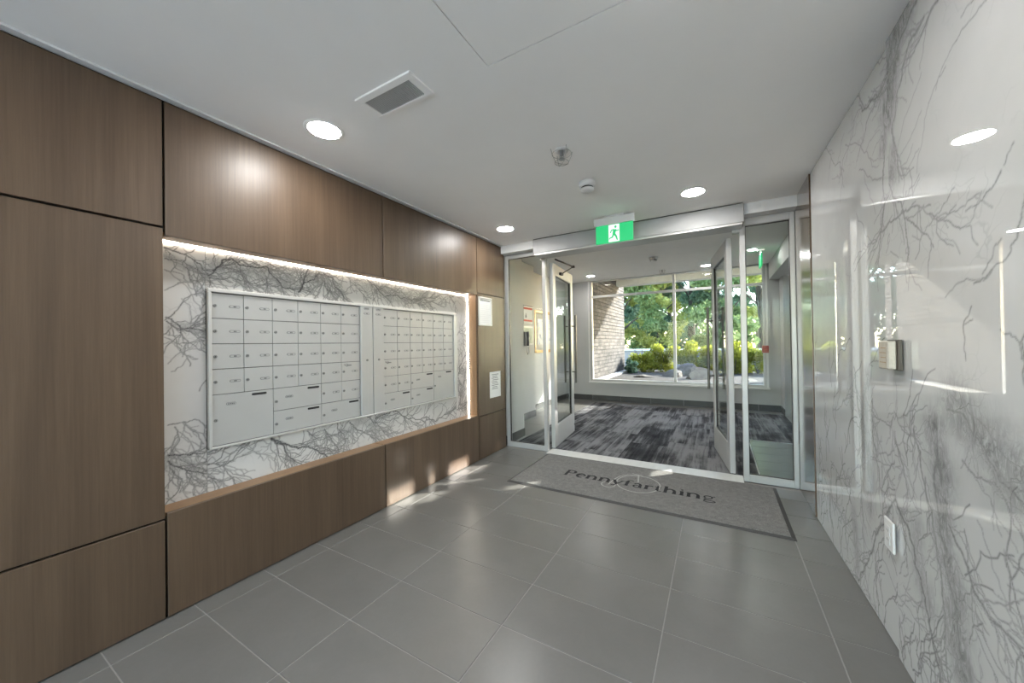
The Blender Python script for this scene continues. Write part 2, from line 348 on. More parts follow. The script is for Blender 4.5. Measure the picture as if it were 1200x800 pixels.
ANG_A, ANG_B = 1.0, .4
RW=[(0.016, 1.0, 1.0, [(1.689, 2.346), (1.796, 2.313), (2.015, 2.249), (2.233, 2.283)]), (0.014, 0.9, 1.0, [(1.777, 2.42), (1.888, 2.317), (1.999, 2.222), (2.157, 2.279)]), (0.012, 0.8, 1.0, [(1.648, 2.257), (1.747, 2.247), (1.847, 2.13), (1.896, 2.029), (1.873, 1.889)]), (0.01, 0.8, 0.8, [(1.563, 2.241), (1.639, 2.223), (1.713, 2.193), (1.787, 2.216)]), (0.01, 0.8, 0.6, [(2.003, 1.998), (2.027, 1.868), (2.015, 1.776), (2.065, 1.667)]), (0.01, 0.8, 0.6, [(1.896, 2.029), (1.851, 1.896), (1.849, 1.8)]), (0.008, 0.8, 0.5, [(1.929, 1.831), (2.023, 1.779), (2.055, 1.683), (2.079, 1.58), (2.091, 1.546)]), (0.009, 0.8, 0.6, [(1.937, 1.837), (1.88, 1.754), (1.814, 1.679), (1.792, 1.582), (1.782, 1.519)]), (0.009, 0.8, 0.6, [(2.065, 1.678), (1.96, 1.697), (1.841, 1.681), (1.813, 1.691)]), (0.006, 0.7, 0.3, [(2.065, 1.678), (2.163, 1.655), (2.374, 1.565)]), (0.006, 0.7, 0.3, [(2.065, 1.678), (2.176, 1.6), (2.222, 1.551)]), (0.007, 0.8, 0.4, [(1.813, 1.685), (1.749, 1.683), (1.691, 1.661), (1.628, 1.648)]), (0.007, 0.8, 0.4, [(1.801, 1.66), (1.695, 1.58), (1.618, 1.512)]), (0.005, 0.7, 0.2, [(1.507, 1.657), (1.542, 1.632), (1.604, 1.609), (1.668, 1.578)]), (0.006, 0.8, 0.5, [(1.639, 1.625), (1.581, 1.586), (1.511, 1.548), (1.479, 1.532)]), (0.005, 0.7, 0.1, [(1.276, 1.673), (1.309, 1.633)]), (0.006, 0.85, 0.1, [(1.318, 1.627), (1.339, 1.605), (1.389, 1.58), (1.461, 1.574)]), (0.006, 0.8, 0.2, [(1.244, 1.549), (1.267, 1.48), (1.273, 1.453), (1.302, 1.42), (1.356, 1.399), (1.379, 1.382), (1.432, 1.372)]), (0.005, 0.7, 0.2, [(1.323, 1.465), (1.362, 1.422), (1.396, 1.391)]), (0.005, 0.7, 0.2, [(1.354, 2.067), (1.405, 2.065), (1.45, 2.07), (1.512, 2.051)]), (0.004, 0.7, 0.2, [(1.404, 2.108), (1.46, 2.108)]), (0.004, 0.6, 0.2, [(1.535, 2.022), (1.572, 2.016), (1.602, 1.996), (1.634, 1.969)]), (0.004, 0.5, 0.1, [(1.672, 2.094), (1.812, 1.986), (1.857, 1.914)]), (0.005, 0.5, 0.1, [(1.677, 1.972), (1.763, 1.916), (1.837, 1.89)]), (0.006, 0.6, 0.5, [(2.327, 2.295), (2.357, 2.226), (2.467, 2.192), (2.579, 2.08)]), (0.006, 0.6, 0.6, [(2.817, 2.394), (2.697, 2.273), (2.541, 2.18), (2.504, 2.074)]), (0.006, 0.6, 0.2, [(2.464, 2.235), (2.243, 2.11), (2.142, 2.021), (2.013, 1.961)]), (0.006, 0.6, 0.2, [(2.283, 2.027), (2.177, 1.953), (2.034, 1.896)]), (0.014, 1.0, 0.9, [(1.96, 0.633), (2.057, 0.509), (2.167, 0.369), (2.282, 0.176), (2.409, 0.022)]), (0.016, 1.0, 0.9, [(1.952, 0.636), (1.868, 0.556), (1.792, 0.499), (1.749, 0.405), (1.707, 0.317), (1.674, 0.229), (1.642, 0.146)]), (0.02, 0.8, 1.0, [(1.63, 0.899), (1.629, 0.687), (1.586, 0.576), (1.555, 0.468), (1.53, 0.336), (1.513, 0.253)]), (0.012, 0.8, 1.0, [(1.704, 0.768), (1.644, 0.573), (1.615, 0.43), (1.607, 0.279), (1.593, 0.187)]), (0.01, 0.8, 1.0, [(1.773, 0.923), (1.721, 0.762), (1.684, 0.609), (1.616, 0.534)]), (0.012, 0.8, 1.0, [(1.568, 1.016), (1.447, 0.968), (1.386, 0.917), (1.344, 0.877), (1.267, 0.852)]), (0.01, 0.7, 1.0, [(1.482, 1.054), (1.377, 0.984), (1.318, 0.937), (1.265, 0.914)]), (0.008, 0.7, 0.8, [(1.496, 0.885), (1.451, 0.864), (1.408, 0.862), (1.366, 0.87), (1.345, 0.856)]), (0.012, 0.9, 1.0, [(1.573, 0.672), (1.499, 0.609), (1.456, 0.54), (1.394, 0.513), (1.339, 0.516), (1.278, 0.5)]), (0.006, 0.8, 0.8, [(1.496, 0.694), (1.491, 0.601), (1.445, 0.535), (1.379, 0.502)]), (0.005, 0.6, 0.2, [(1.392, 0.59), (1.33, 0.597), (1.275, 0.593)]), (0.005, 0.6, 0.2, [(1.437, 0.744), (1.388, 0.678), (1.359, 0.631)]), (0.005, 0.6, 0.2, [(1.328, 0.638), (1.273, 0.652)]), (0.012, 0.7, 1.0, [(2.404, 1.09), (2.355, 0.885), (2.308, 0.689), (2.344, 0.472), (2.33, 0.313)]), (0.012, 0.7, 1.0, [(2.183, 0.951), (2.174, 0.763), (2.125, 0.591), (1.979, 0.575)]), (0.007, 0.7, 0.6, [(2.219, 0.694), (2.01, 0.763), (1.927, 0.825), (1.937, 0.938)]), (0.009, 0.8, 0.8, [(1.942, 0.838), (2.03, 0.694), (2.053, 0.581)]), (0.009, 0.8, 0.8, [(1.926, 0.841), (1.859, 0.748), (1.829, 0.665)]), (0.006, 0.7, 0.8, [(1.944, 0.953), (2.004, 0.875), (2.138, 0.884), (2.236, 0.944)]), (0.006, 0.7, 0.8, [(1.936, 0.955), (1.852, 0.891), (1.727, 0.875)]), (0.006, 0.6, 0.8, [(2.752, 0.818), (2.585, 0.893), (2.414, 0.939)]), (0.006, 0.6, 1.0, [(3.128, 0.64), (2.977, 0.345), (2.676, 0.252), (2.437, 0.179)]), (0.006, 0.6, 1.0, [(2.83, 0.496), (2.662, 0.449), (2.466, 0.536), (2.372, 0.609)]), (0.005, 0.6, 0.6, [(2.124, 0.279), (1.997, 0.227), (1.884, 0.248), (1.745, 0.234)]), (0.005, 0.7, 0.6, [(2.201, 0.296), (2.177, 0.195), (2.215, 0.058), (2.142, -0.045)]), (0.005, 0.6, 0.6, [(1.991, 0.18), (1.884, 0.238), (1.723, 0.329)]), (0.005, 0.6, 0.6, [(2.409, 0.022), (2.263, -0.051), (2.053, -0.053), (1.897, -0.033)]), (0.006, 0.7, 0.8, [(2.418, 0.274), (2.4, 0.154), (2.438, -0.037)]), (0.006, 0.7, 0.8, [(1.598, 0.286), (1.511, 0.302), (1.435, 0.317)])]
RC=[(0.1, 0.55, [(1.766, 2.381), (1.89, 2.286), (1.978, 2.14)]), (0.06, 0.5, [(1.853, 2.292), (1.926, 2.045)]), (0.05, 0.4, [(2.016, 2.232), (2.029, 1.993)]), (0.05, 0.35, [(1.901, 1.934), (1.891, 1.832)]), (0.08, 0.45, [(1.643, 0.95), (1.606, 0.644), (1.548, 0.422), (1.521, 0.246)]), (0.06, 0.35, [(2.229, 1.062), (2.234, 0.435)]), (0.1, 0.4, [(1.523, 1.048), (1.363, 0.945), (1.266, 0.885)]), (0.07, 0.3, [(1.771, 0.569), (1.696, 0.324)]), (0.05, 0.3, [(2.452, 0.345), (2.406, 0.067)])]
LW=[(0.007, 0.9, 0.8, [(0.669, 1.726), (0.723, 1.713), (0.773, 1.693), (0.829, 1.636)]), (0.006, 0.8, 0.7, [(0.669, 1.672), (0.739, 1.677), (0.783, 1.646), (0.829, 1.618)]), (0.005, 0.7, 0.4, [(0.667, 1.372), (0.721, 1.439), (0.782, 1.51), (0.829, 1.591)]), (0.007, 0.9, 1.0, [(0.673, 1.385), (0.727, 1.333), (0.771, 1.338), (0.827, 1.322)]), (0.006, 0.8, 1.0, [(0.673, 1.368), (0.705, 1.336), (0.754, 1.32), (0.806, 1.366)]), (0.004, 0.6, 0.4, [(0.668, 1.518), (0.739, 1.569), (0.829, 1.591)]), (0.004, 0.6, 0.3, [(0.668, 1.618), (0.739, 1.604), (0.828, 1.515)]), (0.004, 0.6, 0.3, [(0.666, 1.289), (0.737, 1.26), (0.827, 1.277)]), (0.004, 0.5, 0.3, [(0.678, 1.16), (0.753, 1.225), (0.826, 1.233)]), (0.005, 0.7, 0.5, [(0.676, 0.861), (0.734, 0.866), (0.792, 0.864), (0.823, 0.813)]), (0.008, 0.9, 0.5, [(0.675, 0.716), (0.749, 0.696), (0.822, 0.684)]), (0.008, 0.9, 0.8, [(0.675, 0.687), (0.723, 0.639), (0.776, 0.601), (0.829, 0.575)]), (0.005, 0.7, 0.8, [(0.701, 0.847), (0.71, 0.761), (0.685, 0.705)]), (0.004, 0.6, 0.6, [(0.684, 0.601), (0.749, 0.558), (0.828, 0.509)]), (0.004, 0.6, 0.6, [(0.732, 0.522), (0.766, 0.596), (0.801, 0.651)]), (0.01, 1.0, 1.0, [(0.862, 1.647), (0.901, 1.709), (0.948, 1.728), (1.023, 1.698), (1.121, 1.716), (1.168, 1.657), (1.232, 1.598), (1.284, 1.599)]), (0.007, 0.9, 1.0, [(0.84, 1.616), (0.908, 1.687), (1.002, 1.733), (1.089, 1.72)]), (0.006, 0.8, 0.8, [(0.84, 1.607), (0.939, 1.622), (1.022, 1.61), (1.158, 1.619)]), (0.006, 0.8, 0.8, [(1.023, 1.757), (1.112, 1.75), (1.208, 1.69), (1.285, 1.691)]), (0.005, 0.7, 0.7, [(1.065, 1.592), (1.158, 1.656), (1.232, 1.64)]), (0.01, 1.0, 1.0, [(1.31, 1.586), (1.344, 1.656), (1.373, 1.745), (1.379, 1.786)]), (0.008, 0.9, 1.0, [(1.344, 1.645), (1.454, 1.742), (1.547, 1.716), (1.612, 1.622), (1.665, 1.566)]), (0.007, 0.9, 1.0, [(1.425, 1.754), (1.484, 1.706), (1.514, 1.592)]), (0.006, 0.8, 0.7, [(1.516, 1.752), (1.613, 1.756), (1.738, 1.681), (1.827, 1.582)]), (0.008, 0.9, 1.0, [(1.784, 1.772), (1.908, 1.704), (1.99, 1.632), (2.17, 1.63), (2.37, 1.635), (2.596, 1.673), (2.878, 1.72)]), (0.006, 0.8, 0.9, [(1.907, 1.67), (2.034, 1.714), (2.171, 1.688), (2.37, 1.604), (2.717, 1.602)]), (0.005, 0.7, 0.8, [(1.614, 1.806), (1.682, 1.736), (1.791, 1.721)]), (0.005, 0.6, 0.6, [(2.171, 1.739), (2.371, 1.689), (2.538, 1.748), (2.851, 1.743)]), (0.006, 0.8, 0.7, [(0.829, 0.62), (0.9, 0.599), (0.972, 0.658), (1.022, 0.683)]), (0.005, 0.7, 0.6, [(0.9, 0.599), (0.938, 0.517), (0.97, 0.435)]), (0.004, 0.6, 0.4, [(0.829, 0.598), (0.899, 0.507), (0.93, 0.464)]), (0.01, 1.0, 0.6, [(1.14, 0.685), (1.222, 0.633), (1.327, 0.591), (1.423, 0.538), (1.519, 0.465)]), (0.008, 0.9, 0.6, [(1.139, 0.679), (1.222, 0.581), (1.272, 0.513), (1.331, 0.469)]), (0.004, 0.6, 0.3, [(1.139, 0.674), (1.172, 0.542), (1.176, 0.464)]), (0.004, 0.5, 0.3, [(1.014, 0.661), (1.079, 0.609), (1.172, 0.542)]), (0.005, 0.8, 0.8, [(1.356, 0.683), (1.424, 0.611), (1.502, 0.61), (1.599, 0.63)]), (0.006, 0.8, 0.9, [(1.472, 0.675), (1.533, 0.567), (1.584, 0.483)]), (0.006, 0.8, 0.9, [(1.567, 0.697), (1.632, 0.562), (1.61, 0.463)]), (0.007, 0.8, 1.0, [(1.668, 0.677), (1.775, 0.591), (1.89, 0.5)]), (0.006, 0.8, 1.0, [(1.814, 0.693), (1.932, 0.591), (2.015, 0.49)]), (0.007, 0.9, 0.8, [(1.892, 0.666), (2.018, 0.684), (2.153, 0.646), (2.299, 0.589), (2.459, 0.575), (2.573, 0.506), (2.76, 0.57), (2.964, 0.571), (3.083, 0.625)]), (0.005, 0.7, 0.7, [(1.701, 0.514), (1.813, 0.616), (1.933, 0.685)]), (0.005, 0.7, 0.7, [(2.459, 0.575), (2.435, 0.486), (2.513, 0.43)]), (0.008, 0.9, 1.0, [(2.922, 0.578), (2.982, 0.729), (3.045, 0.902), (3.108, 1.035)]), (0.007, 0.9, 1.0, [(2.915, 0.913), (3.02, 1.085), (3.112, 1.219)]), (0.006, 0.8, 1.0, [(2.938, 0.646), (3.052, 0.557), (3.095, 0.485)]), (0.005, 0.7, 0.8, [(2.91, 1.309), (2.982, 1.372), (3.087, 1.412)]), (0.004, 0.6, 0.3, [(2.919, 1.724), (3.019, 1.699), (3.123, 1.672)])]
LC=[(0.05, 0.45, [(0.881, 1.682), (1.066, 1.676), (1.258, 1.617)]), (0.05, 0.45, [(1.367, 1.688), (1.515, 1.681)]), (0.05, 0.4, [(1.828, 1.693), (2.267, 1.64)]), (0.03, 0.35, [(0.675, 1.685), (0.829, 1.65)]), (0.03, 0.35, [(0.689, 1.344), (0.806, 1.339)]), (0.03, 0.4, [(0.675, 0.666), (0.818, 0.592)]), (0.04, 0.3, [(1.599, 0.6), (1.891, 0.566)]), (0.03, 0.4, [(2.966, 0.642), (3.062, 0.992)])]

# ------------------------------------------------------------------ marble slabs
MINW = .0027
class Field:
    def __init__(s, y0, y1, z0, z1, res):
        s.y0, s.z0, s.res = y0, z0, res; s.ny = int(round((y1-y0)/res)); s.nz = int(round((z1-z0)/res))
        s.ry, s.rz = (y1-y0)/s.ny, (z1-z0)/s.nz
        s.v = np.zeros((s.ny+1, s.nz+1)); s.c = np.zeros((s.ny+1, s.nz+1))
    def stamp(s, arr, y, z, w, a):
        k = int(2.2*w/s.res)+1; i = int(round((y-s.y0)/s.ry)); j = int(round((z-s.z0)/s.rz))
        i0, i1, j0, j1 = max(0, i-k), min(s.ny, i+k)+1, max(0, j-k), min(s.nz, j+k)+1
        if i0 >= i1 or j0 >= j1: return
        yy = s.y0+np.arange(i0, i1)*s.ry; zz = s.z0+np.arange(j0, j1)*s.rz
        g = a*np.exp(-(((yy-y)[:, None]**2+(zz-z)[None, :]**2)/(w*w)))
        arr[i0:i1, j0:j1] = np.maximum(arr[i0:i1, j0:j1], g)
    def line(s, arr, pts, w0, w1, a):
        for (p, q) in zip(pts[:-1], pts[1:]):
            L = math.dist(p, q); n_ = max(1, int(L/max(.0025, .35*w0)))
            for k in range(n_):
                t = k/n_; s.stamp(arr, p[0]+(q[0]-p[0])*t, p[1]+(q[1]-p[1])*t, w0+(w1-w0)*t, a)
def wiggle(rng, pts, amp, it=4):
    for _ in range(it):
        out = [pts[0]]
        for p, q in zip(pts[:-1], pts[1:]):
            dx, dy = q[0]-p[0], q[1]-p[1]; k = rng.normal(0, amp)
            out += [((p[0]+q[0])/2-dy*k, (p[1]+q[1])/2+dx*k), q]
        pts = out
    return pts
def grow(F, rng, pts, w, a, br, lvl=0):
    p = wiggle(rng, pts, .085, 4 if lvl == 0 else 3); n_ = len(p)
    for k in range(n_-1):
        ww = w*(.55+.45*math.sin(k*1.7+w*900)**2)*(1-.4*k/n_)
        F.line(F.v, p[k:k+2], max(MINW, ww*.62), max(MINW, ww*.62), a*(.75+.25*rng.random()))
    if lvl < 2:
        L = sum(math.dist(x, y) for x, y in zip(p[:-1], p[1:]))
        for _ in range(int(br*(3+L*(13 if lvl == 0 else 5)))):
            k = rng.integers(0, n_-1); q0 = p[k]; q1 = p[min(n_-1, k+3)]; ang = math.atan2(q1[1]-q0[1], q1[0]-q0[0])+rng.choice([-1, 1])*rng.uniform(.18, .75)
            ln = rng.uniform(.05, .24)*(1 if lvl == 0 else .6)
            q = [q0, (q0[0]+ln*.5*math.cos(ang), q0[1]+ln*.5*math.sin(ang)), (q0[0]+ln*math.cos(ang+rng.normal(0, .3)), q0[1]+ln*math.sin(ang+rng.normal(0, .3)))]
            grow(F, rng, q, w*.5, a*.82, br*.6, lvl+1)
def slab_mesh(name, F, thick, flip, origin, mat):
    """front face is a fine grid in the local y-z plane at x=0; back thick behind it. flip=-1: faces -x"""
    ny, nz = F.ny, F.nz
    yy = (F.y0+np.arange(ny+1)*F.ry)-origin[1]; zz = (F.z0+np.arange(nz+1)*F.rz)-origin[2]
    V = np.zeros(((ny+1)*(nz+1), 3)); V[:, 1] = np.repeat(yy, nz+1); V[:, 2] = np.tile(zz, ny+1)
    i, j = np.meshgrid(np.arange(ny), np.arange(nz), indexing='ij'); a = (i*(nz+1)+j).ravel()
    Q = np.stack([a, a+nz+1, a+nz+2, a+1], 1)
    if flip < 0: Q = Q[:, ::-1]
    nv = len(V); t = -thick*flip
    B = np.array([[t, yy[0], zz[0]], [t, yy[-1], zz[0]], [t, yy[-1], zz[-1]], [t, yy[0], zz[-1]]])
    c = [0, ny*(nz+1), ny*(nz+1)+nz, nz]
    S = np.array([[c[k], nv+k, nv+(k+1) % 4, c[(k+1) % 4]] for k in range(4)]+[[nv, nv+3, nv+2, nv+1]])
    if flip < 0: S = S[:, ::-1]
    me = bpy.data.meshes.new(name); me.from_pydata(np.vstack([V, B]).tolist(), [], np.vstack([Q, S]).tolist())
    for nm, arr in (('vein', F.v), ('cloud', F.c)):
        at = me.attributes.new(nm, 'FLOAT', 'POINT'); at.data.foreach_set('value', np.concatenate([np.clip(arr.ravel()*(1.45 if nm == 'vein' else 1), 0, 1), np.zeros(4)]).astype(np.float32))
    me.materials.append(mat); return me
def make_field(y0, y1, z0, z1, res, paths, clouds, seed, extra=0, kb=1.5, kw=1.0, ka=1.0):
    F = Field(y0, y1, z0, z1, res); rng = np.random.default_rng(seed)
    for (w_, a, br, pts) in paths:
        if max(p[0] for p in pts) < y0-.15 or min(p[0] for p in pts) > y1+.15 or max(p[1] for p in pts) < z0-.15 or min(p[1] for p in pts) > z1+.15: continue
        grow(F, rng, pts, w_*WV*kw, min(1, a*1.05)*ka, br*kb)
    for (r, a, pts) in clouds:
        p = wiggle(rng, pts, .1, 3)
        for q, q2 in zip(p[:-1], p[1:]): F.line(F.c, [q, q2], r*.8, r*.8, min(.95, a*1.5))
    for _ in range(extra):
        y, z, an = rng.uniform(y0, y1), z0+(z1-z0)*rng.random()**2.2*.55, rng.uniform(.9, 2.2); ln = rng.uniform(.1, .4)
        grow(F, rng, [(y, z), (y+ln*.5*math.cos(an), z+ln*.5*math.sin(an)), (y+ln*math.cos(an+.3), z+ln*math.sin(an+.3))], .005, .55, .5, 1)
    return F
WV = 1.35

# ------------------------------------------------------------------ lobby floor: grout bed and tiles
TX0, TA, TY0, TB = -2.074, .618, .4283, .3021
floor = struct(box('floor', (XL-.02, -3.0, -.06), (XR+.14, YS-.05, -.0022), M['grout']), 'grey porcelain tile floor of the lobby in straight rows', 'floor')
J = .004
ycuts = [TY0+TB*k for k in range(-12, 11)]
ycuts = [-3.0]+[y for y in ycuts if -2.95 < y < YS-.07]+[YS-.05]
xcuts = [XL-.015]+[TX0+TA*k for k in range(5)]+[XR+.13]
cache = {}
for a, b in zip(xcuts[:-1], xcuts[1:]):
    for c, d in zip(ycuts[:-1], ycuts[1:]):
        sx, sy = b-a-J, d-c-J; key = (round(sx, 4), round(sy, 4))
        if key not in cache: cache[key] = mesh_box('tile', (sx, sy, .02), M['tile'], .0012)
        inst('tile', cache[key], ((a+b)/2, (c+d)/2, -.010), floor)

# ------------------------------------------------------------------ lobby ceiling with a hatch opening
HX0, HX1, HY0, HY1 = -.81, -.20, .63, 1.244
bm = bmesh.new()
for a, b in (((XL-.1, -3.0, H), (HX0, 3.6, H+.12)), ((HX1, -3.0, H), (XR+.14, 3.6, H+.12)), ((HX0, -3.0, H), (HX1, HY0, H+.12)), ((HX0, HY1, H), (HX1, 3.6, H+.12))): abox(bm, a, b)
ceiling = struct(from_bm('ceiling', bm, M['ceiling']), 'flat white painted ceiling over the lobby', 'ceiling')
box('hatch_void', (HX0, HY0, H+.03), (HX1, HY1, H+.12), M['gap'], ceiling)
g = .004
tag(box('ceiling_hatch', (HX0+g, HY0+g, H+.0005), (HX1-g, HY1-g, H+.02), M['ceiling']), 'flush white access hatch outlined by a thin dark gap in the ceiling', 'hatch')
# painted soffit dropped over the storefront and the strip along the wood wall
struct(boxes('trim_1', [((XL-.1, 3.6, 2.297), (XR+.14, YS+.07, H+.12))], M['paint']), 'white soffit step dropping from the ceiling above the glass entrance', 'soffit')
struct(box('trim_2', (XL, -3.0, H-.008), (XL+.035, 3.6, H), M['trim_grey']), 'narrow grey edge strip where ceiling meets the wood wall', 'trim')

# ------------------------------------------------------------------ left wall: wood panels and the marble niche
WT = H-.012
wl = struct(boxes('wall_left', [((XL-.30, -3.0, 0), (XL-.021, S1-.012, H)), ((XL-.30, S3+.012, 0), (XL-.021, YS-.005, H)), ((XL-.30, S1-.012, 0), (XL-.021, S3+.012, ZN0-.02)),
     ((XL-.30, S1-.012, ZN1+.02), (XL-.021, S3+.012, H)), ((XL-.30, S1-.012, ZN0-.02), (XN-.03, S3+.012, ZN1+.02))], M['gap']), 'brown wood panelled wall with a lit marble niche for the mailboxes', 'wall')
def panel(y0, y1, z0, z1): return box('wood_panel', (XL-.020, y0, z0), (XL, y1, z1), M['wood'], wl, .0015)
G = .005
for (y0, y1) in ((-3.0, -1.85), (-1.84, -.615), (-.605, S1-.009)):
    panel(y0, y1, .006, .449); panel(y0, y1, .458, 1.786); panel(y0, y1, 1.796, WT)
for (y0, y1) in ((S1, S2-.004), (S2+.004, S3-.004)):
    panel(y0, y1, .006, ZN0); panel(y0, y1, ZN1, WT)
panel(S3+.004, YS-.05, .006, .458); panel(S3+.004, YS-.05, .466, 1.774); panel(S3+.004, YS-.05, 1.783, WT)
# niche lining
box('niche_ledge', (XN-.01, S1-.005, ZN0-.018), (XL-.0205, S2-.003, ZN0), M['wood_light'], wl)
box('niche_ledge', (XN-.01, S2+.003, ZN0-.018), (XL-.0205, S3, ZN0), M['wood_light'], wl)
box('niche_soffit', (XN+.022, S1-.005, ZN1), (XL-.0205, S3, ZN1+.018), M['wood_light'], wl)
box('niche_return', (XN+.022, S3-.001, ZN0), (XL-.0205, S3+.003, ZN1), M['wood_light'], wl)
box('niche_return', (XN-.01, S1-.011, ZN0), (XL-.0205, S1-.0095, ZN1), M['wood_light'], wl)
MY0, MY1, MZ0, MZ1 = .829, 2.893, .700, 1.549
for k, (y0, y1, z0, z1) in enumerate(((S1-.009, MY0-.002, ZN0, ZN1+.015), (MY0, MY1-.002, MZ1+.001, ZN1+.015), (MY0, MY1-.002, ZN0, MZ0-.001), (MY1, S3+.003, ZN0, ZN1+.015))):
    F = make_field(y0, y1, z0, z1, .0031, LW, LC, 20+k, 5, 2.0, .9, .88)
    me = slab_mesh('marble_panel', F, .02, 1, (XN, 0, 0), M['marble_honed'])
    o = bpy.data.objects.new('marble_panel', me); o.location = (XN, 0, 0); link(o, wl)
tag(box('strip_light', (XN+.002, S1-.004, ZN1-.001), (XN+.008, S3-.004, ZN1+.005), M['led']), 'glowing warm white strip light along the top of the niche', 'strip light', 'strip lights in the niche')
tag(box('strip_light', (XN+.002, S3-.008, ZN0+.004), (XN+.009, S3-.002, ZN1-.006), M['led']), 'glowing warm white strip light down the right side of the niche', 'strip light', 'strip lights in the niche')

# ------------------------------------------------------------------ right wall: marble slabs, bronze edge, wood return
wr = struct(box('wall_right', (XR+.045, -3.0, 0), (XR+.14, 3.187, H), M['gap']), 'polished white marble wall with dark branching veins', 'wall')
for (y0, y1, piv, ang, seed) in ((1.936, 3.176, 2.55, ANG_A, 41), (.690, 1.932, 1.55, ANG_B, 42)):
    F = make_field(y0, y1, .004, H-.003, .0038, RW, RC, seed, 46, 1.1, .80, .55)
    me = slab_mesh('marble_slab', F, .02, -1, (XR, piv, 0), M['marble'])
    o = bpy.data.objects.new('marble_slab', me); o.location = Vector((XR, piv, 0)); o.rotation_euler = (0, 0, math.radians(ang)); link(o, wr)
for (y0, y1) in ((-.555, .686), (-1.80, -.559), (-3.0, -1.804)):
    F = make_field(y0, y1, .004, H-.003, .02, RW, RC, 5, 12)
    me = slab_mesh('marble_slab', F, .02, -1, (XR, 0, 0), M['marble']); o = bpy.data.objects.new('marble_slab', me); o.location = (XR, 0, 0); link(o, wr)
box('edge_trim', (XR-.006, 3.178, 0), (XR+.05, 3.190, H), M['dark_metal'], wr)
box('wood_panel', (XR-.018, 3.191, .004), (XR+.05, 3.70, WT+.01), M['wood_gloss'], wr)
# back of the lobby, behind the camera
BX0, BX1, BZ0, BZ1 = -2.05, .45, .06, 2.25
struct(boxes('wall_back', [((XL-.3, -3.1, 0), (BX0, -3.0, H)), ((BX1, -3.1, 0), (XR+.14, -3.0, H)), ((BX0, -3.1, 0), (BX1, -3.0, BZ0)), ((BX0, -3.1, BZ1), (BX1, -3.0, H))], M['paint']), 'plain white painted wall around the added rear glazing', 'wall')
wb = thing('window_4_added', ((BX0+BX1)/2, -3.05, BZ0), 'unseen full-height glazing added behind the camera to light the ceiling', 'window', kind='structure')  # glazing added out of view so daylight brightens the lobby ceiling
for a, b in (((BX0, -3.08, BZ0), (BX0+.05, -3.02, BZ1)), ((BX1-.05, -3.08, BZ0), (BX1, -3.02, BZ1)), ((-.825, -3.08, BZ0+.05), (-.775, -3.02, BZ1-.05)), ((BX0+.05, -3.08, BZ0), (BX1-.05, -3.02, BZ0+.05)), ((BX0+.05, -3.08, BZ1-.05), (BX1-.05, -3.02, BZ1))): box('frame_bar', a, b, M['alu'], wb, .003)
for a, b in ((BX0+.05, -.825), (-.775, BX1-.05)): box('pane', (a, -3.054, BZ0+.05), (b, -3.046, BZ1-.05), M['glass'], wb)
struct(box('ground_rear', (-12, -20, -.5), (10, -3.1, -.02), M['rear_bounce']), 'unseen rear ground made pale to bounce daylight to the ceiling', 'ground')  # near-white ground acts as a reflector for the lobby ceiling

# ------------------------------------------------------------------ mailboxes
def capsule(bm, cy, cz, w_, h_, x0, x1, mi, seg=6):
    r = h_/2; pts = []
    for s, c0 in ((1, w_/2-r), (-1, -(w_/2-r))):
        for k in range(seg+1):
            a = (-math.pi/2+math.pi*k/seg)+(0 if s > 0 else math.pi); pts.append((cy+c0+r*math.cos(a), cz+r*math.sin(a)))
    f0 = [bm.verts.new((x1, y, z)) for y, z in pts]; f1 = [bm.verts.new((x0, y, z)) for y, z in pts]
    f = bm.faces.new(f0); f.material_index = mi
    for k in range(len(pts)):
        f = bm.faces.new((f0[k-1], f1[k-1], f1[k], f0[k])); f.material_index = mi
def mk(name, bm, mats):
    bmesh.ops.recalc_face_normals(bm, faces=bm.faces)
    me = bpy.data.meshes.new(name); bm.to_mesh(me); bm.free()
    for m_ in mats: me.materials.append(m_)
    return me
bm = bmesh.new(); acyl(bm, Vector((.002, 0, 0)), .0085, .004, 'x', seg=14); acyl(bm, Vector((.0045, 0, 0)), .0055, .002, 'x', seg=12)
n0 = len(bm.faces); abox(bm, (.0052, -.001, -.004), (.006, .001, .004), 0, 1)
lock_me = mk('lock', bm, [M['lock'], M['black']])
def plate_mesh(name, w_, h_, marks):
    bm = bmesh.new(); capsule(bm, 0, 0, w_, h_, 0, .0015, 1); capsule(bm, 0, 0, w_-.004, h_-.004, .001, .0022, 0)
    for (a, b, c) in marks: abox(bm, (.002, a, -c), (.0027, b, c), 0, 2)
    return mk(name, bm, [M['plate'], M['ink_soft'], M['ink']])
plate_me = plate_mesh('number_plate', .052, .014, [(-.006, -.001, .003), (.001, .006, .003)])
plate2_me = plate_mesh('number_plate', .046, .015, [(-.015, -.010, .003), (-.006, -.001, .003), (.002, .007, .003), (.010, .014, .003)])
bm = bmesh.new(); capsule(bm, 0, 0, .078, .013, 0, .002, 0); slot_me = mk('mail_slot', bm, [M['black']])
XD = XN+.006
door_cache = {}
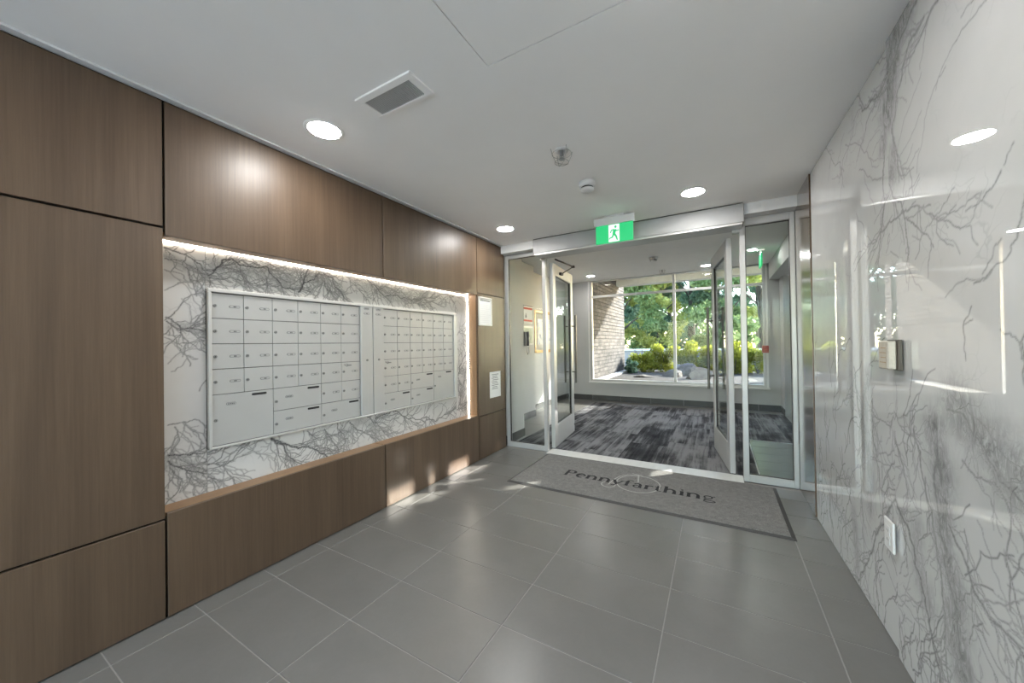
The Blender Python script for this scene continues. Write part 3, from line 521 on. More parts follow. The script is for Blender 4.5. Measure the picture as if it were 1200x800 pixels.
def mail_door(root, y0, y1, z0, z1, kind):
    key = (round(y1-y0, 4), round(z1-z0, 4))
    if key not in door_cache: door_cache[key] = mesh_box('mailbox_door', (.007, key[0]-.0030, key[1]-.0036), M['mail'], .0008)
    d = inst('mailbox_door', door_cache[key], (XD+.0035, (y0+y1)/2, (z0+z1)/2), root)
    xf = XD+.007; wd = y1-y0
    if kind == 'small':
        zc = z0+(z1-z0)*.50
        inst('lock', lock_me, (xf, y0+.017, zc), d); inst('number_plate', plate_me, (xf, y0+wd-.043, zc), d)
    elif kind == 'parcel':
        zc = z0+(z1-z0)*.42
        inst('lock', lock_me, (xf, y0+.017, zc), d); inst('number_plate', plate2_me, (xf, y0+.31*wd, z0+(z1-z0)*.58), d)
        inst('mail_slot', slot_me, (xf, y1-.055, z1-.018), d)
    else:
        inst('lock', lock_me, (xf, y0+.017, (z0+z1)/2), d); inst('number_plate', plate2_me, (xf, y0+.29*wd, z1-.055), d)
        inst('mail_slot', slot_me, (xf, y1-.075, z1-.018), d)
ZT, ZB = 1.527, .712
def mail_unit(y_lo, y_hi, dy0, dy1, strip, layout, label, sy):
    r = thing('mailbox_unit', (XN+.001, (y_lo+y_hi)/2, MZ0), label, 'mailboxes', 'wall mailbox units')
    box('back_plate', (XN+.001, y_lo+.004, MZ0+.004), (XN+.005, y_hi-.004, MZ1-.004), M['mail_dark'], r)
    x1 = XN+.027
    box('frame_rail', (XN+.001, y_lo, ZT+.003), (x1, y_hi, MZ1), M['mail_frame'], r, .002)
    box('frame_rail', (XN+.001, y_lo, MZ0), (x1, y_hi, ZB-.002), M['mail_frame'], r, .002)
    for (a, b) in strip['stiles']: box('frame_stile', (XN+.001, a, ZB-.002), (x1, b, ZT+.003), M['mail_frame'], r, .002)
    a, b = strip['panel']
    p_ = box('access_panel', (XN+.001, a, ZB-.001), (XN+.024, b, ZT+.012), M['mail'], r, .0015)
    ym = (a+b)/2
    inst('lock', lock_me, (XN+.024, ym, 1.125), p_); inst('number_plate', plate2_me, (XN+.024, ym, 1.515), p_); inst('number_plate', plate_me, (XN+.024, ym, 1.478), p_)
    cw, rh = (dy1-dy0)/6, (ZT-ZB)/6
    for (c, rw, cs, rs, kind) in layout:
        mail_door(r, dy0+c*cw, dy0+(c+cs)*cw, ZT-(rw+rs)*rh, ZT-rw*rh, kind)
    return r
small = [(c, rw, 1, 1, 'small') for rw in range(4) for c in range(6)]
mail_unit(.829, 1.8595, .845, 1.7475, dict(stiles=[(.829, .8435)], panel=(1.7525, 1.8565)), small+[(4, 4, 1, 1, 'small'), (5, 4, 1, 1, 'small'),
    (0, 4, 2, 2, 'big'), (2, 4, 2, 1, 'parcel'), (2, 5, 2, 1, 'parcel'), (4, 5, 2, 1, 'parcel')],
    'silver mailbox bank with its large parcel door at lower left, nearer the camera', .83)
mail_unit(1.8605, 2.890, 1.966, 2.836, dict(stiles=[(2.840, 2.890)], panel=(1.8635, 1.963)), small+[(0, 4, 1, 1, 'small'), (1, 4, 1, 1, 'small'),
    (2, 4, 2, 1, 'parcel'), (0, 5, 2, 1, 'parcel'), (2, 5, 2, 1, 'parcel'), (4, 4, 2, 2, 'big')],
    'silver mailbox bank with its large parcel door at lower right, nearer the glass doors', 2.89)
def door_key(y, z, label):
    r = thing('door_key', (XN+.0185, y, z), label, 'key', 'keys left in mailbox locks')
    x = XN+.022
    box('blade', (XN+.0195, y-.002, z-.002), (XN+.034, y+.002, z+.002), M['steel'], r)
    tube('bow', [(XN+.034, y+.012+.010*math.cos(t), z-.004+.008*math.sin(t)) for t in [k*math.pi/6 for k in range(12)]], .002, M['lock'], r, 6, True)
    box('key_tag', (x, y+.020, z-.010), (x+.002, y+.055, z-.002), M['ink_soft'], r, .0005)
ch, cz_ = (1.7475-.845)/6, (ZT-ZB)/6
door_key(.845+5*ch+.017, ZT-3*cz_-.018, 'small key with tag in a lock of the nearer mailbox bank')
door_key(1.966+.014, ZT-3*cz_-.018, 'small key with tag in a lock of the farther mailbox bank')

# ------------------------------------------------------------------ notices on the wood wall
r = thing('framed_notice', (XL, 3.246, 1.435), 'white framed list posted on the wood panel beside the niche', 'notice')
fx = XL+.014
for a, b in (((XL+.001, 3.120, 1.435), (fx, 3.135, 1.744)), ((XL+.001, 3.357, 1.435), (fx, 3.372, 1.744)), ((XL+.001, 3.135, 1.435), (fx, 3.357, 1.450)), ((XL+.001, 3.135, 1.729), (fx, 3.357, 1.744))):
    box('frame_bar', a, b, M['plastic'], r, .001)
sh = box('sheet', (XL+.001, 3.135, 1.450), (XL+.006, 3.357, 1.729), M['paper'], r)
bm = bmesh.new(); abox(bm, (XL+.006, 3.150, 1.700), (XL+.0065, 3.342, 1.712))
from_bm('heading', bm, M['ink_soft'], r)
M['faint'] = P('faint_print', (.60, .60, .61), .8, var=.02)
bm = bmesh.new()
for k in range(11): abox(bm, (XL+.006, 3.150, 1.680-.021*k), (XL+.0064, 3.342-.02*(k % 3), 1.682-.021*k))
from_bm('text_lines', bm, M['faint'], r)
r = thing('paper_notice', (XL, 3.436, .63), 'loose white typed sheet taped low on the wood panel', 'notice')
box('sheet', (XL+.0008, 3.322, .630), (XL+.0018, 3.550, .920), M['paper'], r)
bm = bmesh.new()
for k in range(9): abox(bm, (XL+.0018, 3.365+.012*(k % 2), .885-.020*k), (XL+.0021, 3.505-.014*((k*2) % 3), .892-.020*k))
from_bm('text_lines', bm, M['ink_soft'], r)

# ------------------------------------------------------------------ ceiling fixtures
def downlight(x, y, z, label, grp, rr=.078):
    r = thing('downlight', (x, y, z), label, 'ceiling light', grp)
    bm = bmesh.new(); lathe(bm, (x, y, z), [(rr+.0005, -.004), (rr+.006, -.004), (rr+.016, -.003), (rr+.021, -.0005), (rr+.0005, -.0005)], 36)
    from_bm('trim_ring', bm, M['ceiling'], r, False)
    bm = bmesh.new(); lathe(bm, (x, y, z), [(.0005, -.007), (rr*.5, -.0068), (rr*.9, -.006), (rr, -.0045), (rr, -.001)], 36)
    from_bm('diffuser', bm, M['glow'], r, True)
G1 = 'round lobby downlights'
downlight(-1.797, 1.157, H, 'round lit downlight nearest the camera, beside the ceiling vent', G1)
downlight(-1.823, 3.079, H, 'round lit downlight in the ceiling corner by the wood wall and entrance', G1)
downlight(-.140, 3.103, H, 'round lit downlight in front of the right sidelight, right of the exit sign', G1)
downlight(-.140, 1.157, H, 'round lit downlight overhead on the marble side', G1)
for (x, y, t) in ((-1.80, -.78, 'wood'), (-.14, -.78, 'marble'), (-1.80, -2.4, 'wood'), (-.14, -2.4, 'marble')):  # extra unseen lamps, added so their bounce lifts the ceiling
    downlight(x, y, H, 'added unseen downlight %s the camera on the %s side' % ('just behind' if y > -1 else 'at the back of the lobby behind', t), G1)
VX0, VX1, VY0, VY1 = -1.452, -1.101, 1.086, 1.240
r = thing('ceiling_vent', ((VX0+VX1)/2, (VY0+VY1)/2, H), 'rectangular white ceiling vent with a grey louvred grille', 'vent')
fw_ = .028
for a, b in (((VX0, VY0, H-.010), (VX1, VY0+fw_+.006, H)), ((VX0, VY1-fw_+.010, H-.010), (VX1, VY1, H)), ((VX0, VY0+fw_+.006, H-.010), (VX0+fw_, VY1-fw_+.010, H)), ((VX1-fw_-.010, VY0+fw_+.006, H-.010), (VX1, VY1-fw_+.010, H))):
    box('frame_bar', a, b, M['ceiling'], r, .002)
box('backing', (VX0+fw_, VY0+fw_, H-.003), (VX1-fw_, VY1-fw_+.012, H-.001), M['grille'], r)
ns = 26; x0, x1 = VX0+fw_+.002, VX1-fw_-.012
sl_me = mesh_box('slat', (.004, VY1-VY0-2*fw_+.004, .006), M['grille'])
for k in range(ns): inst('slat', sl_me, (x0+(x1-x0)*(k+.5)/ns, (VY0+VY1)/2+.008, H-.006), r)
def sprinkler(x, y, z, s, label, cage=True):
    r = thing('sprinkler', (x, y, z), label, 'sprinkler', 'fire sprinklers')
    bm = bmesh.new(); lathe(bm, (x, y, z), [(.036*s, -.0005), (.036*s, -.004), (.024*s, -.008), (.018*s, -.008), (.016*s, -.0005)], 20); from_bm('escutcheon', bm, M['plastic'], r, True)
    bm = bmesh.new(); acyl(bm, Vector((x, y, z-.014*s)), .008*s, .026*s, seg=12); acyl(bm, Vector((x, y, z-.034*s)), .003*s, .016*s, seg=8)
    abox(bm, (x-.011*s, y-.002, z-.044*s), (x-.008*s, y+.002, z-.02*s)); abox(bm, (x+.008*s, y-.002, z-.044*s), (x+.011*s, y+.002, z-.02*s)); from_bm('head', bm, M['lock'], r)
    cyl('deflector', (x, y, z-.046*s), .014*s, .003, M['lock'], r, seg=16)
    if cage:
        w_ = M['steel']; q = .040*s
        for sx, sy in ((-1, -1), (1, -1), (1, 1), (-1, 1)): tube('cage_wire', [(x+sx*q*1.05, y+sy*q*1.05, z-.001), (x+sx*q*.95, y+sy*q*.95, z-.03), (x+sx*q*.6, y+sy*q*.6, z-.068*s), (x, y, z-.072*s)], .0016, w_, r, 6)
        for (rad, zz) in ((q*1.25, -.022), (q*.9, -.064*s)): tube('cage_ring', [(x+rad*math.cos(t), y+rad*math.sin(t), z+zz) for t in [k*math.pi/10 for k in range(20)]], .0015, w_, r, 6, True)
def smoke(x, y, z, s, label):
    r = thing('smoke_detector', (x, y, z), label, 'smoke detector', 'smoke detectors')
    bm = bmesh.new(); lathe(bm, (x, y, z), [(.058*s, -.0005), (.060*s, -.022), (.054*s, -.034), (.046*s, -.040), (.02*s, -.040)], 28); from_bm('base', bm, M['plastic'], r, True)
    bm = bmesh.new(); lathe(bm, (x, y, z), [(.043*s, -.040), (.043*s, -.050), (.01*s, -.050)], 28); from_bm('vent_band', bm, M['black'], r)
    bm = bmesh.new(); lathe(bm, (x, y, z), [(.046*s, -.050), (.049*s, -.054), (.044*s, -.064), (.024*s, -.069), (.0005, -.070)], 28); from_bm('cap', bm, M['plastic'], r, True)
sprinkler(-.788, 2.008, H, 1.15, 'caged metal fire sprinkler in the middle of the lobby ceiling')
smoke(-.789, 2.498, H, 1.0, 'white smoke detector between the caged sprinkler and the exit sign')
# exit sign
def rot_plate(name, draw, mat, parent, y):
    bm = bmesh.new(); draw(bm); bmesh.ops.rotate(bm, verts=bm.verts, cent=(0, 0, 0), matrix=Matrix.Rotation(math.pi/2, 3, 'X'))
    bmesh.ops.translate(bm, verts=bm.verts, vec=(0, y, 0)); bmesh.ops.recalc_face_normals(bm, faces=bm.faces); return from_bm(name, bm, mat, parent)
YE = 3.262
r = thing('exit_sign', (-.79, YE+.02, H), 'green lit running-man exit sign hung in front of the door header', 'exit sign', 'exit signs')
box('ceiling_mount', (-.885, YE-.005, H-.014), (-.695, YE+.045, H), M['trim_grey'], r, .003)
box('housing', (-.975, YE, 2.306), (-.612, YE+.040, H-.014), M['trim_grey'], r, .003)
box('green_panel', (-.957, YE+.008, 2.140), (-.624, YE+.022, 2.3055), M['exit_green'], r, .001)
EX0, EW, EZ1, EH = -.957, .333, 2.3055, .1655
def E2(u, v): return (EX0+EW*u, EZ1-EH*v)
rot_plate('white_panel', lambda bm: flat_strip(bm, [E2(.50, .03), E2(.50, .97)], .29*EW, .0, .003), M['exit_white'], r, YE+.0085)
def man(bm):
    h_ = .010
    for pts, ww in (([(.525, .31), (.495, .55)], [.030, .024]), ([(.505, .30), (.435, .33), (.405, .48)], .010), ([(.535, .31), (.580, .40), (.630, .36)], .010),
                    ([(.495, .53), (.455, .72), (.385, .76), (.372, .82)], [.016, .014, .010, .010]), ([(.505, .53), (.560, .70), (.590, .90)], [.018, .015, .010])):
        flat_strip(bm, [E2(*p) for p in pts], ww, .003, .0045)
    cx, cz = E2(.545, .17); c_ = [bm.verts.new((cx+h_*math.cos(t), cz+h_*1.15*math.sin(t), .0045)) for t in [k*math.pi/8 for k in range(16)]]; bm.faces.new(c_)
rot_plate('running_man', man, M['exit_green'], r, YE+.0085)

# ------------------------------------------------------------------ storefront
def rails(root, x0, x1, z0, z1, st, bt, tp, y0, y1):
    box('stile', (x0, y0, z0), (x0+st[0], y1, z1), M['alu'], root, .003); box('stile', (x1-st[1], y0, z0), (x1, y1, z1), M['alu'], root, .003)
    box('bottom_rail', (x0+st[0], y0, z0), (x1-st[1], y1, z0+bt), M['alu'], root, .003); box('top_rail', (x0+st[0], y0, z1-tp), (x1-st[1], y1, z1), M['alu'], root, .003)
    yc = (y0+y1)/2
    box('pane', (x0+st[0]-.005, yc-.004, z0+bt-.005), (x1-st[1]+.005, yc+.004, z1-tp+.005), M['glass'], root)
    gb = M['dark_metal']
    boxes('gasket', [((x0+st[0], yc-.010, z0+bt), (x0+st[0]+.004, yc+.010, z1-tp)), ((x1-st[1]-.004, yc-.010, z0+bt), (x1-st[1], yc+.010, z1-tp)), ((x0+st[0]+.004, yc-.010, z0+bt), (x1-st[1]-.004, yc+.010, z0+bt+.004)), ((x0+st[0]+.004, yc-.010, z1-tp-.004), (x1-st[1]-.004, yc+.010, z1-tp))], gb, root)
r = thing('window_1', (-1.95, YS, 0), 'narrow full-height sidelight in pale frame next to the wood wall', 'sidelight', kind='structure')
rails(r, -2.212, -1.677, .004, 2.296, (.042, .042), .060, .045, YS, YS+.055)
r = thing('window_2', (.38, YS, 0), 'narrow full-height sidelight in pale frame next to the marble wall', 'sidelight', kind='structure')
rails(r, .188, .574, .004, 2.296, (.043, .034), .062, .065, YS, YS+.055)
M['header'] = P('header_metal', (.34, .336, .328), .55, metal=.1, var=.03)
r = thing('door_operator', (-.77, 3.55, 2.21), 'long pale metal header housing over the open double doors', 'door header')
box('cover', (-1.750, 3.550, 2.224), (.216, 3.765, 2.380), M['header'], r, .003)
box('lower_rail', (-1.735, 3.556, 2.205), (.205, 3.76, 2.2238), M['alu'], r, .002)
box('shadow_line', (-1.745, 3.555, 2.3802), (.21, 3.6, 2.3865), M['gap'], r)
for x in (-1.70, .165): box('pivot_block', (x-.03, 3.70, 2.178), (x+.03, 3.76, 2.2045), M['steel'], r, .002)
tag(box('door_threshold', (-1.677, 3.655, .0), (.188, 3.845, .009), P('threshold_metal', (.68, .67, .64), .42, metal=.2, var=.06, scale=(20, 3, 3)), None, .003), 'pale metal threshold strip between the floor mat and the carpet', 'threshold')

def L_from(name, bm, mat, parent, smooth=False):
    bmesh.ops.translate(bm, verts=bm.verts, vec=woff(parent)); return from_bm(name, bm, mat, parent, smooth)
def lbox(name, a, b, mat, parent, bev=0):
    bm = bmesh.new(); abox(bm, a, b, bev); return L_from(name, bm, mat, parent)
def leaf(name, hinge, tip, label, side):
    d = Vector((tip[0]-hinge[0], tip[1]-hinge[1])); W = d.length
    r = thing(name, (hinge[0], hinge[1], 0), label, 'glass door', 'open glass double doors', 'structure'); r.rotation_euler = (0, 0, math.atan2(d.y, d.x))
    t = .0225; z0, z1 = .018, 2.172
    lbox('stile', (0, -t, z0), (.105, t, z1), M['alu'], r, .003); lbox('stile', (W-.105, -t, z0), (W, t, z1), M['alu'], r, .003)
    lbox('bottom_rail', (.105, -t, z0), (W-.105, t, z0+.255), M['alu'], r, .003); lbox('top_rail', (.105, -t, z1-.13), (W-.105, t, z1), M['alu'], r, .003)
    lbox('pane', (.10, -.004, z0+.25), (W-.10, .004, z1-.125), M['glass'], r)
    bm = bmesh.new()
    for a, b in (((.105, -.012, z0+.255), (.111, .012, z1-.13)), ((W-.111, -.012, z0+.255), (W-.105, .012, z1-.13)), ((.111, -.012, z0+.255), (W-.111, .012, z0+.261)), ((.111, -.012, z1-.136), (W-.111, .012, z1-.13))): abox(bm, a, b)
    L_from('gasket', bm, M['dark_metal'], r)
    for s in (-1, 1):
        bm = bmesh.new(); acyl(bm, Vector((W-.075, s*.075, 1.15)), .0135, .92, seg=16); h_ = L_from('pull_handle', bm, M['handle'], r, False)
        for z in (.84, 1.46):
            bm = bmesh.new(); acyl(bm, Vector((W-.075, s*.047, z)), .008, .056, 'y', seg=12); L_from('standoff', bm, M['handle'], h_)
    bm = bmesh.new(); acyl(bm, Vector((.045, 0, .0115)), .012, .012, seg=12); L_from('pivot', bm, M['steel'], r)
    bm = bmesh.new(); acyl(bm, Vector((.045, 0, 2.1755)), .012, .006, seg=12); L_from('pivot', bm, M['steel'], r)
    lbox('sweep', (.02, -.006, .010), (W-.02, .006, .018), M['black'], r)
    lbox('lock_cylinder', (W-.02, -t-.002, .10), (W-.0, -t, .13), M['black'], r)
    return r, W
dl, WL = leaf('door_1', (-1.660, 3.835), (-1.745, 4.715), 'glass door standing open on the left, beside the wood wall sidelight', 1)
dr, WR_ = leaf('door_2', (.112, 3.835), (-.020, 4.700), 'glass door standing open on the right, beside the marble side sidelight', -1)
r = thing('closer_arm', (-1.60, 3.79, 2.19), 'dark folding door closer arm joining header and left glass door', 'door closer')
tube('main_arm', [(-1.585, 3.79, 2.190), (-1.545, 4.26, 2.190)], .010, M['dark_metal'], r, 8)
tube('link_arm', [(-1.545, 4.26, 2.182), (-1.640, 4.12, 2.085)], .006, M['dark_metal'], r, 8)
box('elbow', (-1.565, 4.245, 2.172), (-1.527, 4.285, 2.200), M['dark_metal'], r, .003)
box('foot', (-1.663, 4.085, 2.068), (-1.630, 4.155, 2.098), M['dark_metal'], r, .003)

# ------------------------------------------------------------------ card reader and outlet on the marble
M['reader_ink'] = P('tan_print', (.40, .28, .16), .6)
r = thing('card_reader', (XR-.005, 1.88, 1.11), 'beige metal card reader box mounted on the marble wall', 'card reader')
xf = XR-.009
box('back_plate', (xf-.010, 1.834, 1.112), (xf+.004, 1.930, 1.226), M['bronze'], r, .002)
box('cover', (xf-.036, 1.840, 1.116), (xf-.010, 1.924, 1.222), M['reader'], r, .004)
boxes('label_lines', [((xf-.0366, 1.854, 1.140+.018*k), (xf-.036, 1.910-.01*(k % 2), 1.143+.018*k)) for k in range(4)], M['reader_ink'], r)
r = thing('wall_outlet', (XR-.004, 1.99, .395), 'white electrical outlet plate low on the marble wall', 'outlet')
box('plate', (xf-.008, 1.918, .398), (xf, 2.002, .518), M['plastic'], r, .003)
box('socket_insert', (xf-.0105, 1.942, .422), (xf-.008, 1.978, .494), M['plastic'], r, .001)
boxes('socket_slots', [((xf-.011, 1.952, z), (xf-.0105, 1.954, z+.008)) for z in (.436, .472)]+[((xf-.011, 1.965, z), (xf-.0105, 1.967, z+.008)) for z in (.436, .472)], M['black'], r)

# ------------------------------------------------------------------ floor mat with lettering
mx0, mx1, my0, my1 = -1.652, .408, 2.752, 3.652
r = thing('floor_mat', ((mx0+mx1)/2, (my0+my1)/2, 0), 'grey entrance mat with black serif lettering over a pale high-wheel bicycle outline', 'floor mat')
bm = bmesh.new(); b_ = .026
lo = [bm.verts.new(p) for p in ((mx0, my0, .0005), (mx1, my0, .0005), (mx1, my1, .0005), (mx0, my1, .0005))]
hi = [bm.verts.new(p) for p in ((mx0+b_, my0+b_, .009), (mx1-b_, my0+b_, .009), (mx1-b_, my1-.01, .009), (mx0+b_, my1-.01, .009))]
md = [bm.verts.new(p) for p in ((mx0, my0, .003), (mx1, my0, .003), (mx1, my1, .003), (mx0, my1, .003))]
for k in range(4):
    bm.faces.new((lo[k], lo[(k+1) % 4], md[(k+1) % 4], md[k])); bm.faces.new((md[k], md[(k+1) % 4], hi[(k+1) % 4], hi[k]))
bm.faces.new(hi); bm.faces.new(lo[::-1])
from_bm('rubber_border', bm, M['rubber'], r)
box('pile_field', (mx0+b_, my0+b_, .008), (mx1-b_, my1-.012, .0125), M['pile'], r, .0015)
M['letter'] = P('black_mat_pile', (.016, .016, .017), .95, var=.3, scale=(120, 120, 120))
M['line'] = P('pale_mat_pile', (.36, .355, .33), .95, var=.15, scale=(120, 120, 120))
ZL0, ZL1 = .0118, .0136
def arc(cx, cy, rx, ry, a0, a1, n_=12): return [(cx+rx*math.cos(math.radians(a0+(a1-a0)*k/n_)), cy+ry*math.sin(math.radians(a0+(a1-a0)*k/n_))) for k in range(n_+1)]
TK, TN = .27, .13                    # thick and thin strokes (unit: x-height)
def sw(n_, a, b, c=None):            # stroke widths swelling in the middle
    c = a if c is None else c
    return [a+(b-a)*math.sin(math.pi*k/(n_-1))+(c-a)*k/(n_-1) for k in range(n_)]
def stem(x, y0, y1, s0=True, s1=True, half1=False):
    o = [([(x, y0), (x, y1)], TK)]
    if s0: o.append(([(x-.20, y0+.03), (x+.20, y0+.03)], .06))
    if s1: o.append(([(x-.20, y1-.03), (x+(0 if half1 else .20), y1-.03)], .06))
    return o
def arch(x0, x1): 
    a = arc((x0+x1)/2+.02, .55, (x1-x0)/2-.02, .42, 165, 0, 12)
    return [(a, sw(13, TN, .13, TK))]+stem(x1, 0, .58, True, False)
GL = {
 'P': (1.22, stem(.25, 0, 1.5)+[([(.25, 1.46), (.62, 1.46)]+arc(.62, 1.10, .38, .36, 90, -90, 12)+[(.25, .74)], [TN]*2+sw(12, TN, TK)+[TN]*2)]),
 'e': (1.02, [([(.20, .55), (.86, .55)], TN), (arc(.54, .5, .38, .47, 5, 300, 20), sw(21, TN, TK))]),
 'n': (1.28, stem(.25, 0, .97, True, True, True)+arch(.25, .98)),
 'y': (1.12, [([(.16, .95), (.56, .02)], TK), ([(.98, .95), (.56, .02), (.42, -.30), (.26, -.40), (.14, -.36)], [TN, TN, TN, .09, .13]), ([(.0, .94), (.36, .94)], .06), ([(.80, .94), (1.14, .94)], .06)]),
 'f': (.78, [([(.30, 0), (.30, 1.15)]+arc(.56, 1.15, .26, .33, 180, 40, 8), [TK]*2+sw(9, TK, .12, .14)), ([(.05, .92), (.62, .92)], .07), ([(.08, .03), (.54, .03)], .06)]),
 'a': (1.02, [(arc(.45, .66, .27, .31, 160, 0, 10)+[(.72, .18), (.80, .04), (.96, .06)], sw(11, .13, .10, TK)+[TK, .12, .06]), (arc(.44, .28, .28, .26, 70, 330, 14), sw(15, TN, .15))]),
 'r': (.88, stem(.25, 0, .97, True, True, True)+[(arc(.60, .58, .33, .36, 165, 60, 8), sw(9, TN, .10, .17))]),
 't': (.74, [([(.30, 1.26), (.30, .28)]+arc(.50, .26, .20, .23, 180, 320, 8), [TN, TK]+sw(9, TK, .13, TN)), ([(.05, .92), (.62, .92)], .07)]),
 'h': (1.28, stem(.25, 0, 1.5, True, True, True)+arch(.25, .98)),
 'i': (.58, stem(.28, 0, .97, True, True, True)+[(arc(.28, 1.30, .055, .055, 0, 330, 9), .11)]),
 'g': (1.10, [(arc(.46, .64, .30, .30, 0, 350, 18), sw(19, .13, .13)), ([(.70, .84), (.98, .94)], [.07, .13]), (arc(.46, .14, .30, .14, 130, 250, 5)+[(.60, .0)]+arc(.55, -.20, .42, .20, 60, -290, 16), .10)]),
}
word = 'Pennyfarthing'; tot = sum(GL[c][0] for c in word); U = (1.245)/tot
cx_ = -1.262; yb = 3.118
for ch in word:
    adv, st = GL[ch]; bm = bmesh.new()
    for pts, ww in st:
        flat_strip(bm, [(cx_+px_*U, yb+py_*U*.98) for px_, py_ in pts], [v*U for v in ww] if isinstance(ww, list) else ww*U, ZL0, ZL1)
    from_bm('letter', bm, M['letter'], r); cx_ += adv*U
bm = bmesh.new(); flat_strip(bm, arc(-.607, 3.205, .176, .192, 0, 354, 60), .010, ZL0, ZL1-.0004, True); from_bm('bicycle_wheel', bm, M['line'], r)
bm = bmesh.new(); flat_strip(bm, arc(-.828, 3.075, .057, .058, 0, 350, 36), .009, ZL0, ZL1-.0004, True); from_bm('bicycle_wheel', bm, M['line'], r)
bm = bmesh.new(); flat_strip(bm, [(-.828, 3.075), (-.815, 3.20), (-.785, 3.31), (-.73, 3.38), (-.66, 3.405), (-.60, 3.39)], .010, ZL0, ZL1-.0004); flat_strip(bm, [(-.640, 3.425), (-.612, 3.24)], .013, ZL0, ZL1-.0003); flat_strip(bm, [(-.70, 3.43), (-.60, 3.415)], .009, ZL0, ZL1-.0003)
from_bm('bicycle_frame', bm, M['line'], r)

# ------------------------------------------------------------------ vestibule shell
vf = struct(box('floor', (-4.4, YS-.05, -.06), (1.25, YW+.02, -.0045), M['grout']), 'vestibule floor of striped charcoal carpet with grey tile borders', 'floor')
CX0, CX1, CYT = -2.20, .318, 7.28
cache = {}
def piece(name, x0, x1, y0, y1, mat, gap, th=.012, z=0):
    key = (name, round(x1-x0, 3), round(y1-y0, 3), mat.name)
    if key not in cache: cache[key] = mesh_box(name, (x1-x0-gap, y1-y0-gap, th), mat, .001)
    return inst(name, cache[key], ((x0+x1)/2, (y0+y1)/2, z-th/2), vf)
k = 0; x = CX0
while x < .94:
    x1 = min(x+.42, CX1 if x < CX1-.01 else .945); off = [0, .46, .2, .7][k % 4]
    y_lo = 3.846 if x < CX1-.01 else 5.315
    cuts = [y_lo]+[3.846+off+.92*i for i in range(5) if y_lo+.08 < 3.846+off+.92*i < CYT-.08]+[CYT]
    for a, b in zip(cuts[:-1], cuts[1:]): piece('carpet_tile', x, x1, a, b, M['carpet'], .001)
    x = x1; k += 1
for i in range(10):
    a = -4.38+.6*i; b = min(a+.6, .945)
    if a < .94: piece('floor_tile', a, b, CYT, YW-.0005, M['tile'], .004)
for i in range(6):
    for j in range(4):
        a, b = 3.7+.6*i, min(3.7+.6*(i+1), CYT)
        c_, d_ = -4.38+.545*j, -4.38+.545*(j+1)
        if a < CYT-.1: piece('floor_tile', c_, d_, a, b, M['tile'], .004)
for i in range(5): piece('floor_tile', .328, 1.2, 3.846+.2905*i, 3.846+.2905*(i+1), M['green_tile'], .003)
piece('floor_tile', .945, 1.2, 5.31, YW, M['tile'], .003)
box('edge_strip', (.317, 3.846, -.004), (.328, 5.315, .003), M['alu'], vf); box('edge_strip', (.328, 5.30, -.004), (1.2, 5.315, .003), M['alu'], vf)
struct(box('ceiling', (-4.4, YS+.07, VC), (1.25, YW+.12, VC+.1), M['vceiling']), 'white painted ceiling over the vestibule', 'ceiling')
struct(box('wall_above_storefront', (-4.4, YS-.02, 2.30), (1.25, YS+.07, VC+.1), M['paint']), 'painted wall strip above the glass entrance', 'wall')
# left side: pier, poster wall, picture wall and the passage between them
struct(box('wall_pier', (-2.50, YS-.02, 0), (-2.255, 4.235, VC), M['paint_v']), 'grey painted pier seen through the sidelight by the wood wall', 'wall')
struct(box('wall_poster', (-2.90, 4.98, 0), (-2.705, 5.50, VC), M['paint_v']), 'short painted wall carrying the posters and the handset', 'wall')
struct(box('wall_picture', (-3.10, 5.50, 0), (-2.935, YW+.12, VC), M['paint_v']), 'painted wall carrying the gold framed picture', 'wall')
struct(boxes('wall_passage', [((-4.4, YS, 0), (-4.3, 7.6, VC)), ((-4.3, 5.45, 0), (-2.9, 5.5, VC))], M['paint_v']), 'painted end wall of the side passage', 'wall')
struct(box('wall_passage_side', (-4.4, YS-.12, 0), (-2.5, YS-.02, VC), M['paint_v']), 'painted side wall of the passage behind the pier', 'wall')
bl = struct(box('baseboard_left', (-2.254, 3.765, .0), (-2.243, 4.236, .105), M['base_tile']), 'dark tile baseboard along the left side of the vestibule', 'baseboard')
for a, b in (((-2.704, 4.98, 0), (-2.693, 5.24, .105)), ((-2.704, 5.243, 0), (-2.693, 5.501, .105)), ((-2.934, 5.503, 0), (-2.923, 6.05, .105)), ((-2.934, 6.054, 0), (-2.923, 6.65, .105)), ((-2.934, 6.654, 0), (-2.923, 7.25, .105)), ((-2.934, 7.254, 0), (-2.923, 7.535, .105))):
    box('base_tile', a, b, M['base_tile'], bl, .001)
